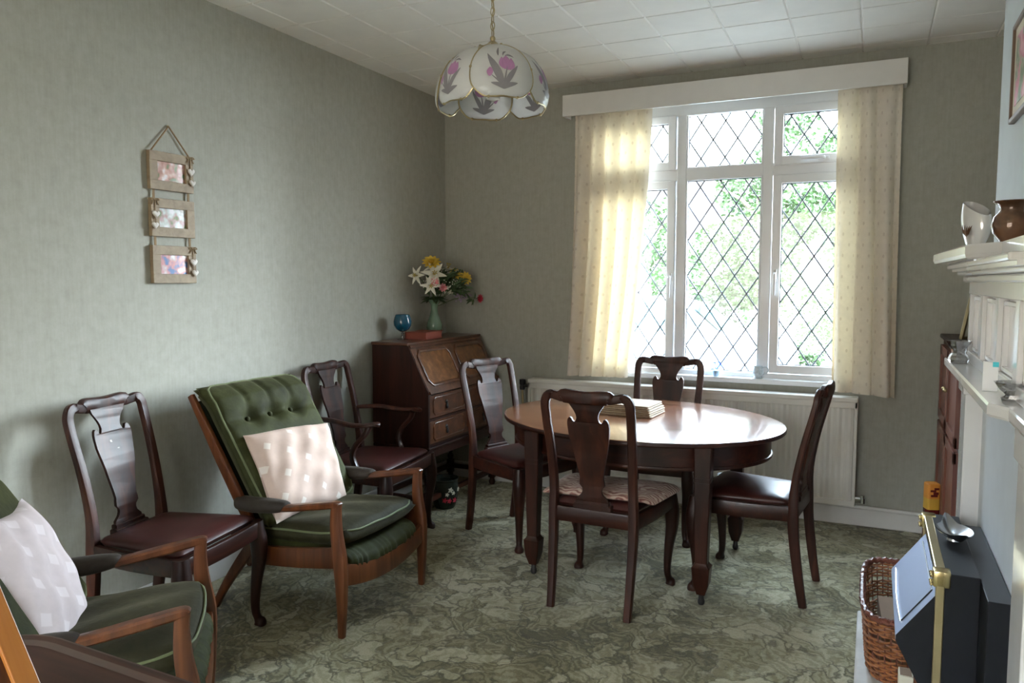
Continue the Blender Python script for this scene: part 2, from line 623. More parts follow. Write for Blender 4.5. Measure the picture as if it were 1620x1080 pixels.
def plate(bm, outline, th, ymap=lambda x, z: 0.0, cuts=(), mi=0):
    """flat outline in x,z, thickened along y, bent by ymap"""
    for side in (0, 1):
        tb = bmesh.new()
        vs = [tb.verts.new((x, 0, z)) for x, z in outline]
        for tri in tessellate_polygon([[Vector((x, z, 0)) for x, z in outline]]):
            tb.faces.new([vs[i] for i in tri])
        for c in cuts:
            bmesh.ops.bisect_plane(tb, geom=tb.verts[:] + tb.edges[:] + tb.faces[:], plane_co=(0, 0, c), plane_no=(0, 0, 1))
        mp = {}
        for v in tb.verts:
            mp[v] = bm.verts.new((v.co.x, ymap(v.co.x, v.co.z) + (th / 2 if side else -th / 2), v.co.z))
        for f in tb.faces:
            q = [mp[v] for v in f.verts]
            bm.faces.new(q if side else q[::-1]).material_index = mi
        if side == 0:
            bnd = [(e.verts[0].co.copy(), e.verts[1].co.copy()) for e in tb.edges if e.is_boundary]
        tb.free()
    for a, b in bnd:
        q = [bm.verts.new((p.x, ymap(p.x, p.z) + s, p.z)) for p, s in ((a, -th / 2), (b, -th / 2), (b, th / 2), (a, th / 2))]
        bm.faces.new(q).material_index = mi


def grid(bm, nu, nv, f, closed_u=False, uv=None, mi=0):
    vs = [[bm.verts.new(f(i / nu, j / nv)) for j in range(nv + 1)] for i in range(nu + 1)]
    lay = bm.loops.layers.uv.verify() if uv else None
    for i in range(nu):
        for j in range(nv):
            fc = bm.faces.new((vs[i][j], vs[i + 1][j], vs[i + 1][j + 1], vs[i][j + 1]))
            fc.material_index = mi
            if uv:
                for lp, (a, b) in zip(fc.loops, ((i, j), (i + 1, j), (i + 1, j + 1), (i, j + 1))):
                    lp[lay].uv = uv(a / nu, b / nv)
    return vs


def ob(name, bm, mat, parent=None, smooth=True, angle=38, loc=None, weld=1e-5):
    if weld:
        bmesh.ops.remove_doubles(bm, verts=bm.verts[:], dist=weld)
    bmesh.ops.recalc_face_normals(bm, faces=bm.faces[:])
    me = bpy.data.meshes.new(name)
    bm.to_mesh(me)
    bm.free()
    for m in (mat if isinstance(mat, (list, tuple)) else [mat]):
        me.materials.append(M[m] if isinstance(m, str) else m)
    if smooth:
        for p in me.polygons:
            p.use_smooth = True
        me.set_sharp_from_angle(angle=R(angle))
    o = bpy.data.objects.new(name, me)
    COL.objects.link(o)
    if parent is not None:
        o.parent = parent
    if loc is not None:
        o.location = loc
    return o


def tag(o, label, cat, group=None, kind=None):
    o['label'] = label
    o['category'] = cat
    if group:
        o['group'] = group
    if kind:
        o['kind'] = kind
    return o


def thing(name, label, cat, loc=(0, 0, 0), rot=0.0, group=None):
    o = bpy.data.objects.new(name, None)
    o.empty_display_size = .05
    COL.objects.link(o)
    o.location = loc
    o.rotation_euler = rot if isinstance(rot, tuple) else (0, 0, rot)
    return tag(o, label, cat, group)


def struct(name, bm, mat, parent=None, smooth=False, **kw):
    o = ob(name, bm, mat, parent, smooth, **kw)
    if parent is None:
        o['kind'] = 'structure'
    return o


def copy_thing(o, loc, rot, label=None):
    c = o.copy()
    COL.objects.link(c)
    c.location = loc
    c.rotation_euler = rot if isinstance(rot, tuple) else (0, 0, rot)
    if label:
        c['label'] = label
    for ch in list(o.children):
        d = ch.copy()
        COL.objects.link(d)
        d.parent = c
        for g in list(ch.children):
            e = g.copy()
            COL.objects.link(e)
            e.parent = d
    return c


def B():
    return bmesh.new()


# ------------------------------------------------------------------ room shell
WX0, WX1, WZ0, WZ1 = 1.13, 2.78, .82, 2.54        # window opening
YR = -6.8                                         # rear wall
bm = B(); b2(bm, -.2, 3.8, YR - .2, .3, -.12, 0); struct('floor', bm, 'carpet')

bm = B()
T = .32
f_ = .0065
for i in range(-1, 13):
    for j in range(-22, 2):
        x0, y0 = (i - .5 + .5) * T - .16, (j - .38) * T
        x1, y1 = x0 + T, y0 + T
        x0_, x1_, y0_, y1_ = max(x0, -.2), min(x1, 3.8), max(y0, YR - .2), min(y1, .3)
        if x1_ <= x0_ or y1_ <= y0_:
            continue
        o = [bm.verts.new(p) for p in ((x0_, y0_, H + f_), (x1_, y0_, H + f_), (x1_, y1_, H + f_), (x0_, y1_, H + f_))]
        q = [bm.verts.new(p) for p in ((x0_ + f_, y0_ + f_, H), (x1_ - f_, y0_ + f_, H), (x1_ - f_, y1_ - f_, H), (x0_ + f_, y1_ - f_, H))]
        bm.faces.new(q[::-1])
        for k in range(4):
            bm.faces.new((o[k], q[k], q[(k + 1) % 4], o[(k + 1) % 4]))
b2(bm, -.2, 3.8, YR - .2, .3, H + .01, H + .2)
struct('ceiling', bm, 'ceiling')

bm = B(); b2(bm, -.2, 0, YR, .25, -.02, H + .05); struct('wall_left', bm, 'wallpaper')
bm = B()
for a in ((0, WX0, -.02, H + .05), (WX1, 3.8, -.02, H + .05), (WX0, WX1, -.02, WZ0), (WX0, WX1, WZ1, H + .05)):
    b2(bm, a[0], a[1], 0, .25, a[2], a[3])
struct('wall_back', bm, 'wallpaper')
bm = B(); b2(bm, 3.62, 3.8, YR, 0, -.02, H + .05); struct('wall_right', bm, 'wallpaper')
bm = B(); b2(bm, 3.2, 3.62, -3.25, -1.61, -.02, H + .05); struct('wall_chimney_breast', bm, plain('breast_paper', (.56, .60, .60), .7, vary=.03))
RX0, RX1, RZ0, RZ1 = .4, 2.6, .3, 2.4
bm = B()
for a in ((0, RX0, -.02, H + .05), (RX1, 3.62, -.02, H + .05), (RX0, RX1, -.02, RZ0), (RX0, RX1, RZ1, H + .05)):
    b2(bm, a[0], a[1], YR - .2, YR, a[2], a[3])
struct('wall_rear', bm, 'rear_wall')

# skirting boards
for nm, a in (('baseboard_left', (0, .018, YR, 0)), ('baseboard_back', (.018, 3.62, -.018, 0))):
    bm = B(); b2(bm, a[0], a[1], a[2], a[3], 0, .115, .006); struct(nm, bm, 'white_paint')
bm = B(); b2(bm, 3.185, 3.2, -3.25, -3.02, 0, .115, .005); struct('baseboard_right', bm, 'white_paint')

# ------------------------------------------------------------------ window
win = bpy.data.objects.new('window_1', None); COL.objects.link(win); win['kind'] = 'structure'
YF0, YF1 = .035, .105
bm = B()
for a in ((WX0, WX0 + .055, WZ0, WZ1), (WX1 - .055, WX1, WZ0, WZ1), (WX0, WX1, WZ0, WZ0 + .045), (WX0, WX1, 2.460, WZ1),
          ):
    b2(bm, a[0], a[1], YF0, YF1, a[2], a[3], .006)
for x0, x1 in ((1.668, 1.728), (2.188, 2.248)):
    b2(bm, x0, x1, YF0 + .003, YF1 - .003, WZ0 + .02, 2.48, .006)
for x0, x1 in ((WX0, 1.7), (1.7, 2.22), (2.22, WX1)):
    b2(bm, x0, x1, YF0 + .006, YF1 - .006, 2.062, 2.138, .006)
struct('frame', bm, 'upvc', win)


def sash(x0, x1, z0, z1, m, yi, name='sash'):
    bm = B()
    y0, y1 = yi, yi + .055
    b2(bm, x0, x0 + m, y0, y1, z0, z1, .006)
    b2(bm, x1 - m, x1, y0, y1, z0, z1, .006)
    b2(bm, x0 + m * .5, x1 - m * .5, y0 + .001, y1 - .001, z0, z0 + m, .006)
    b2(bm, x0 + m * .5, x1 - m * .5, y0 + .001, y1 - .001, z1 - m, z1, .006)
    # black gasket round the pane
    gx0, gx1, gz0, gz1 = x0 + m, x1 - m, z0 + m, z1 - m
    g = .004
    for a in ((gx0, gx0 + g, gz0, gz1), (gx1 - g, gx1, gz0, gz1), (gx0, gx1, gz0, gz0 + g), (gx0, gx1, gz1 - g, gz1)):
        b2(bm, a[0], a[1], y0 + .02, y0 + .026, a[2], a[3], 0, 1)
    struct(name, bm, ['upvc', 'tyre'], win)
    yp = y0 + .032
    bm = B(); b2(bm, gx0, gx1, yp, yp + .004, gz0, gz1); struct('pane', bm, 'window_glass', win)
    # leaded diamonds
    bm = B()
    dw, dh = .148, .222
    s = dh / dw
    cx, cz = (gx0 + gx1) / 2, (gz0 + gz1) / 2
    L = 12
    for sg in (1, -1):
        for k in range(-14, 15):
            # line: z = cz + sg*s*(x-cx) + k*dh
            xs = []
            pts = []
            for x in (gx0, gx1):
                z = cz + sg * s * (x - cx) + (k + .5) * dh
                if gz0 <= z <= gz1: pts.append((x, z))
            for z in (gz0, gz1):
                x = cx + (z - cz - (k + .5) * dh) / (sg * s)
                if gx0 < x < gx1: pts.append((x, z))
            if len(pts) >= 2 and math.dist(pts[0], pts[1]) > .02:
                (xa, za), (xb, zb) = pts[:2]
                sweep(bm, [(xa, yp - .002, za), (xb, yp - .002, zb)], (.0058, .004) and [(.005, .009)] * 2, (0, 1, 0), 6, 3, 1)
    struct('lead_lattice', bm, 'lead', win)


m = .05
sash(1.185, 1.664, WZ0 + .05, 2.062, .052, .02)
sash(1.185, 1.664, 2.128, 2.468, .052, .02)
sash(1.728, 2.188, WZ0 + .04, 2.066, .008, .042, 'fixed_bead')
sash(1.728, 2.188, 2.134, 2.478, .008, .042, 'fixed_bead')
sash(2.252, 2.73, WZ0 + .05, 2.062, .052, .02)
sash(2.252, 2.73, 2.120, 2.468, .052, .02)


def handle(x, z, vert, parent):
    bm = B()
    if vert:
        b2(bm, x - .011, x + .011, .004, .02, z - .03, z + .03, .004)
        sweep(bm, [(x, .004, z + .005), (x, -.012, z), (x, -.016, z - .02), (x, -.014, z - .125)], [.016, .017, .016, .013], (1, 0, 0), 8)
    else:
        b2(bm, x - .03, x + .03, .004, .02, z - .011, z + .011, .004)
        sweep(bm, [(x + .005, .004, z), (x, -.012, z), (x - .02, -.016, z), (x - .12, -.014, z)], [.016, .017, .016, .013], (0, 0, 1), 8)
    struct('handle', bm, 'upvc', parent, smooth=True)


handle(1.64, 1.45, True, win)
handle(2.277, 1.47, True, win)
handle(2.53, 2.145, False, win)
bm = B()
b2(bm, WX0 - .04, WX1 + .04, -.035, .06, .805, .838, .008)
b2(bm, WX0, WX1, .03, .11, .80, .835)
struct('window_sill', bm, 'upvc')
# rear window, behind the camera
rw = bpy.data.objects.new('window_2', None); COL.objects.link(rw); rw['kind'] = 'structure'
bm = B()
for a in ((RX0, RX0 + .07, RZ0, RZ1), (RX1 - .07, RX1, RZ0, RZ1), (RX0, RX1, RZ0, RZ0 + .07), (RX0, RX1, RZ1 - .07, RZ1), (1.46, 1.54, RZ0, RZ1)):
    b2(bm, a[0], a[1], YR - .12, YR - .06, a[2], a[3], .006)
struct('frame', bm, 'upvc', rw)
bm = B(); b2(bm, RX0 + .05, RX1 - .05, YR - .095, YR - .09, RZ0 + .05, RZ1 - .05); struct('pane', bm, 'window_glass', rw)

# pelmet
bm = B()
b2(bm, .952, 2.946, -.125, -.107, 2.493, 2.628, .003)
b2(bm, .952, 2.946, -.107, 0, 2.612, 2.628, .003)
b2(bm, .952, .968, -.107, 0, 2.493, 2.612, .003)
b2(bm, 2.930, 2.946, -.107, 0, 2.493, 2.612, .003)
tag(ob('pelmet', bm, 'white_paint', smooth=False), 'long white painted wooden pelmet board above the window and curtains', 'pelmet')


# curtains
def curtain(name, label, top, bot, ztop, zb0, zb1, npl, seed, lean):
    rnd = random.Random(seed)
    ph = [rnd.uniform(-.5, .5) for _ in range(12)]
    am = [rnd.uniform(.7, 1.3) for _ in range(12)]

    def f(u, v):
        # v 0 bottom .. 1 top
        e = 1 - v
        k = e ** 1.5
        x0 = top[0] * (1 - k) + bot[0] * k
        x1 = top[1] * (1 - k) + bot[1] * k
        s = u * npl
        i = int(min(s, npl - 1e-6))
        a = am[i % 12]
        wv = math.sin(2 * PI * s + ph[i % 12] * .0 + .8 * math.sin(3 * u + seed))
        amp = (.016 + .024 * e) * (.75 + .25 * math.sin(5 * u + seed))
        y = -.068 + amp * wv + .006 * math.sin(9 * PI * u + 4 * v)
        x = x0 + (x1 - x0) * u + .010 * math.cos(2 * PI * s) * (.4 + e)
        z = (zb0 * (1 - u) + zb1 * u) * e + ztop * v
        return (x, min(y, -.018), z)
    bm = B()
    W = 1.25
    grid(bm, 110, 40, f, uv=lambda u, v: (u * W * .8, v * 1.72))
    # hem: a turned-up fold at the foot
    o = ob(name, bm, 'curtain_cloth', weld=0)
    return tag(o, label, 'curtain')


curtain('curtain', 'cream spotted curtain drawn to the left of the window, nearer the flowers', (1.015, 1.53), (.955, 1.385), 2.55, .80, .805, 5.2, 1.0, 0)
curtain('curtain', 'cream spotted curtain drawn to the right of the window, nearer the fireplace', (2.595, 2.93), (2.60, 2.955), 2.55, .797, .772, 3.6, 2.3, 0)

# radiator with grille top
rad = thing('radiator', 'long white ribbed radiator with a flat top under the window', 'radiator', (1.735, -.1, .14))
bm = B()
hw = 1.025
n = 132
for side in (0,):
    prev = None
    for k in range(n + 1):
        u = -hw + .02 + (2 * hw - .04) * k / n
        ph = k % 4
        y = -.018 if ph in (0, 1) else -.026
        # panel in vertical flutes
        a, b = bm.verts.new((u, y, .025)), bm.verts.new((u, y, .60))
        if prev:
            bm.faces.new((prev[0], a, b, prev[1]))
        prev = (a, b)
b2(bm, -hw + .02, hw - .02, -.012, .03, .02, .605)
ob('panel', bm, 'radiator', rad, smooth=False, weld=0)
bm = B()
b2(bm, -hw, hw, -.032, .07, .600, .628, .006)
b2(bm, -hw, hw, -.028, -.018, .565, .606, .004)
b2(bm, -hw, hw, -.03, -.012, 0, .035, .004)
ob('top_cover', bm, 'radiator', rad, smooth=False)
for sx in (-1, 1):
    bm = B(); b2(bm, sx * hw - sx * .018, sx * hw, -.028, .06, .01, .61, .004); ob('end_panel', bm, 'radiator', rad, smooth=False)
bm = B()
tube(bm, [(-hw, .02, .575), (-hw - .05, .02, .575)], .012)
lathe(bm, [(0, -.03), (.018, -.03), (.02, -.015), (.016, .0), (.022, .012), (.022, .04), (0, .045)], 14, (-hw - .06, .02, .575))
ob('valve', bm, 'black_metal', rad)
bm = B()
tube(bm, [(-hw - .06, .02, .55), (-hw - .06, .025, .40), (-hw - .06, .03, -.0)], .008)
ob('feed_pipe', bm, 'old_brass', rad)
bm = B()
tube(bm, [(hw, .02, .035), (hw + .03, .02, .035)], .014)
lathe(bm, [(0, 0), (.017, 0), (.017, .03), (.012, .032), (.012, .045), (0, .046)], 14, (hw + .04, .02, .015))
ob('valve', bm, 'chrome', rad)
bm = B()
tube(bm, [(1.9, -.032, .118), (2.4, -.032, .121), (3.1, -.032, .113), (3.6, -.032, .11)], .011, 10)
tube(bm, [(2.42, -.034, .12), (2.42, -.034, .02)], .009)
tag(ob('heating_pipe', bm, 'white_paint'), 'thin white painted heating pipe running along the skirting under the radiator', 'pipe')


# ------------------------------------------------------------------ dining chairs
def back_y(z):
    """profile of the raked back, seat level to crest"""
    pts = [(0, -.255), (.12, -.234), (.30, -.211), (.42, -.205), (.55, -.210), (.70, -.236), (.80, -.262), (.90, -.286), (.98, -.297)]
    for (z0, y0), (z1, y1) in zip(pts, pts[1:]):
        if z <= z1:
            t = (z - z0) / (z1 - z0)
            t = t * t * (3 - 2 * t) * .35 + t * .65
            return y0 + (y1 - y0) * t
    return pts[-1][1]


SPLAT = [(.086, .935), (.080, .918), (.066, .900), (.056, .885), (.049, .868), (.048, .855), (.053, .842), (.061, .837), (.068, .843),
         (.072, .854), (.080, .857), (.088, .850), (.093, .835), (.094, .818), (.091, .785), (.084, .745), (.075, .70), (.065, .655),
         (.057, .615), (.053, .585), (.056, .570), (.057, .555), (.050, .547), (.044, .540), (.043, .528), (.048, .515), (.058, .505), (.068, .496), (.068, .470)]


def make_chair(name, label, arms=False, wide=1.0, group='queen anne style dining chairs'):
    t = thing(name, label, 'chair', group=group)
    wr, wf = .183 * wide, .235 * wide
    yr, yf = -.205, .225
    # seat rails
    bm = B()
    def rail(a, b, ref):
        sweep(bm, [a, b], [(.026, .066)] * 2, ref, 8, 8, 1)
    zr = .412
    sweep(bm, [(-wf, yf, zr), (0, yf + .012, zr), (wf, yf, zr)], [(.066, .026)] * 3, (0, 0, 1), 8, 8)
    sweep(bm, [(-wr, yr, zr), (wr, yr, zr)], [(.066, .024)] * 2, (0, 0, 1), 8, 8, 1)
    for s in (-1, 1):
        sweep(bm, [(s * wr, yr, zr), (s * (wr + wf) / 2 + s * .012, 0, zr), (s * wf, yf, zr)], [(.066, .026)] * 3, (0, 0, 1), 8, 8)
    ob('seat_frame', bm, 'mahogany_x', t)
    # drop-in seat
    bm = B()
    ol = round_poly([(wr - .006, yr + .016), (wf - .002, yf - .01), (-wf + .002, yf - .01), (-wr + .006, yr + .016)], .03)
    slab(bm, ol, [(.012, .435), (.004, .447), (.0, .455), (.008, .466), (.03, .475), (.07, .480), (.13, .482)])
    ob('seat', bm, 'leather', t, angle=60)
    # front cabriole legs
    for s in (-1, 1):
        bm = B()
        dx, dy = s * .7, .7
        path = [(0, .445, .054), (.004, .40, .062), (.010, .35, .066), (.010, .28, .056), (-.002, .20, .044), (-.010, .12, .036), (-.010, .065, .032),
                (-.002, .035, .030), (.006, .018, .044), (.008, .006, .046), (.007, .0, .040)]
        sweep(bm, [(s * (wf - .008) + dx * o, yf - .008 + dy * o, z) for o, z, _ in path], [(q, q) for _, _, q in path], (1, 0, 0), 12, 2.6, 4)
        ob('front_leg', bm, 'mahogany', t)
        # scrolled ear where the leg meets the rail
    # back posts, floor to crest
    for s in (-1, 1):
        bm = B()
        zs = [0, .12, .30, .42, .55, .70, .82, .90]
        xs = [.176, .178, .182, wr / wide + .0, .180, .184, .189, .190]
        pts = [(s * x * wide, back_y(z), z) for x, z in zip(xs, zs)]
        sz = [(.033, .036), (.036, .042), (.040, .046), (.042, .048), (.040, .036), (.040, .030), (.039, .028), (.040, .028)]
        pts += [(s * .186 * wide, back_y(.93), .928), (s * .172 * wide, back_y(.95), .948), (s * .148 * wide, back_y(.955), .951)]
        sz += [(.040, .028), (.040, .027), (.038, .027)]
        sweep(bm, pts, sz, (0, 1, 0) if False else (1, 0, 0), 10, 3.2, 3)
        ob('back_post', bm, 'chair_wood', t)
    # crest rail
    bm = B()
    yc = back_y(.96)
    sweep(bm, [(-.152 * wide, yc, .951), (-.125, yc - .004, .946), (-.108, yc - .008, .944), (-.094, yc - .010, .950), (0, yc - .014, .946), (.094, yc - .010, .950), (.108, yc - .008, .944), (.125, yc - .004, .946), (.152 * wide, yc, .951)],
          [(.038, .027), (.038, .027), (.042, .030), (.060, .034), (.056, .036), (.060, .034), (.042, .030), (.038, .027), (.038, .027)], (0, 0, 1), 10, 3.4, 4)
    ob('crest_rail', bm, 'chair_wood', t)
    # splat
    bm = B()
    ol = SPLAT + [(-x, z) for x, z in SPLAT[::-1]]
    plate(bm, ol, .012, lambda x, z: back_y(z) + .4 * x * x - .004, [.5 + .03 * k for k in range(15)])
    ob('splat', bm, 'chair_wood', t, angle=50)
    bm = B()
    sweep(bm, [(-.085, yr + .004, .457), (0, yr + .004, .457), (.085, yr + .004, .457)], [(.03, .036)] * 3, (0, 0, 1), 8, 4, 1)
    sweep(bm, [(-.075, yr - .002, .476), (.075, yr - .002, .476)], [(.022, .026)] * 2, (0, 0, 1), 8, 4, 1)
    ob('shoe', bm, 'chair_wood', t)
    if arms:
        for s in (-1, 1):
            bm = B()
            x0 = .186 * wide * s
            sweep(bm, [(x0, back_y(.69) + .006, .695), (x0 + s * .035, -.10, .700), (x0 + s * .055, .02, .686), (x0 + s * .050, .11, .690), (x0 + s * .03, .155, .694), (x0 + s * .02, .172, .690)],
                  [(.030, .024), (.034, .026), (.036, .024), (.044, .024), (.050, .026), (.030, .020)], (1, 0, 0), 10, 2.6)
            am = ob('arm', bm, 'chair_wood', t)
            bm = B()
            sweep(bm, [(x0 + s * .035, .12, .682), (x0 + s * .045, .10, .64), (x0 + s * .048, .045, .58), (x0 + s * .042, .02, .52), (x0 + s * .040, .04, .46), (x0 + s * .038, .06, .42), (x0 + s * .036, .07, .395)],
                  [.030, .028, .028, .030, .032, .034, .034], (1, 0, 0), 10, 2.8)
            ob('arm_support', bm, 'mahogany', am)
    return t


GRP = 'queen anne style dining chairs'
ch = make_chair('dining_chair', 'dark splat-back dining chair at the near side of the oval table, back to the viewer')
ch.location = (1.757, -1.560, 0)
ch.rotation_euler = (0, 0, R(-1.5))
copy_thing(ch, (1.717, -.575, 0), R(180), 'dark splat-back dining chair behind the oval table, in front of the radiator and window')
copy_thing(ch, (2.345, -1.150, 0), R(84.5), 'dark splat-back dining chair at the fireplace end of the oval table, seen side-on')
copy_thing(ch, (1.045, -.965, 0), R(-111), 'dark splat-back dining chair standing between the writing desk and the oval table')
chA = copy_thing(ch, (.372, -2.765, 0), R(-80), 'dark splat-back dining chair with two white scuffs on its splat, between the green armchairs')
for x, z, L in ((.012, .775, .034), (-.012, .768, .026)):
    bm = B()
    yy = lambda q: back_y(q) + .0035 + .4 * x * x
    vs = [bm.verts.new(p) for p in ((x - .005, yy(z), z), (x + .005, yy(z) , z), (x + .012, yy(z + L), z + L), (x + .003, yy(z + L), z + L))]
    r_ = bmesh.ops.extrude_face_region(bm, geom=[bm.faces.new(vs)])
    bmesh.ops.translate(bm, vec=(0, -.003, 0), verts=[v for v in r_['geom'] if isinstance(v, bmesh.types.BMVert)])
    ob('scuff', bm, 'heart_white', chA, smooth=False)
carver = make_chair('carver_chair', 'dark splat-back carver chair with open wooden arms, between the green armchair and the writing desk', True, 1.14)
carver.location = (.345, -1.40, 0)
carver.rotation_euler = (0, 0, R(-84))
carver['group'] = GRP

# tie-on seat pad on the near chair
bm = B()
ol = round_poly([(.250, -.160), (.285, .19), (-.285, .19), (-.262, -.160)], .03)
def pad_z(x, y, top):
    return 0
slab(bm, ol, [(.012, .0), (0, .006), (-.004, .012), (.004, .019), (.04, .023), (.11, .025), (.16, .0255)])
for v in bm.verts:
    v.co.z += .006 * math.sin(v.co.x * 21 + 1) * math.cos(v.co.y * 17) - max(0, abs(v.co.x) - .2) * .25
pad = tag(ob('seat_pad', bm, 'wavy_cloth', angle=70), 'thin pink and beige wavy-patterned pad on the seat of the near dining chair', 'cushion')
pad.location = (1.757, -1.560, .4865)
pad.rotation_euler = (0, 0, R(-1.5))

# ------------------------------------------------------------------ oval dining table
TX, TY = 1.74, -1.042
tb = thing('dining_table', 'oval polished mahogany dining table on tapered legs with spade feet', 'table', (TX, TY, 0))
th = -.22
def ell(a, b, n=96):
    return [(a * math.cos(t) * math.cos(th) - b * math.sin(t) * math.sin(th), a * math.cos(t) * math.sin(th) + b * math.sin(t) * math.cos(th)) for t in [2 * PI * k / n for k in range(n)]]
bm = B()
slab(bm, ell(.736, .604), [(.02, .708), (.004, .711), (0, .716), (.0, .726), (.003, .732), (.010, .734), (.30, .734), (.52, .734)])
bm.normal_update()
for f in bm.faces:
    f.material_index = 0 if min(v.co.z for v in f.verts) > .7315 else 1
ob('tabletop', bm, ['table_wood', 'mahogany_x'], tb)
bm = B()
o1 = ell(.668, .536)
slab(bm, o1, [(.0, .600), (0, .709)], cap=False)
slab(bm, o1, [(.022, .602), (.022, .709)], cap=False)
slab(bm, o1, [(.022, .600), (.0, .600)], cap=False)
slab(bm, ell(.674, .542), [(.014, .594), (.0, .597), (-.002, .604), (.0, .611), (.006, .613)], cap=False)
ob('apron', bm, 'mahogany_x', tb)
for x, y in ((.432, -.468), (-.385, -.452), (.455, .318), (-.40, .44)):
    bm = B()
    for z0, s0, z1, s1 in ((.17, .052, .71, .078),):
        sweep(bm, [(x, y, z1), (x, y, z0)], [s1, s0], (1, 0, 0), 8, 14, 1)
    sweep(bm, [(x, y, .195), (x, y, .183), (x, y, .175), (x, y, .10), (x, y, .058), (x, y, .05)], [.052, .064, .080, .068, .042, .038], (1, 0, 0), 8, 14, 1)
    for z in (.555, .575):
        sweep(bm, [(x, y, z), (x, y, z - .004)], [.0755, .0755], (1, 0, 0), 8, 14, 1)
    lg = ob('leg', bm, 'mahogany', tb, angle=30)
    bm = B()
    lathe(bm, [(0, .055), (.012, .055), (.012, .03), (.015, .022), (.016, .012), (.012, .002), (0, 0)], 14, (x, y, 0))
    ob('caster', bm, 'black_metal', lg)

# stack of woven placemats
names = ['topmost woven straw placemat of the stack on the oval table', 'second woven placemat from the top of the stack on the oval table',
         'third woven placemat from the top of the stack on the oval table', 'fourth woven placemat from the top of the stack on the oval table',
         'fifth woven placemat from the top of the stack on the oval table', 'bottom woven placemat of the stack, lying on the oval table']
bm = B(); slab(bm, rrect(-.15, .15, -.115, .115, .008, 2), [(.003, 0), (0, .003), (0, .006), (.003, .0085)])
for k in range(10):
    pass
pm = ob('placemat', bm, 'placemat', smooth=False)
tag(pm, names[5], 'placemat', 'stacked woven placemats')
pm.location = (1.68, -.955, .7345)
pm.rotation_euler = (0, 0, R(-4))
for k in range(1, 6):
    c = pm.copy(); COL.objects.link(c)
    c.location = (1.68 - .004 * k + random.uniform(-.006, .006), -.955 + .006 * k, .7345 + .0092 * k)
    c.rotation_euler = (0, 0, R(-4 + random.uniform(-3, 3)))
    c['label'] = names[5 - k]


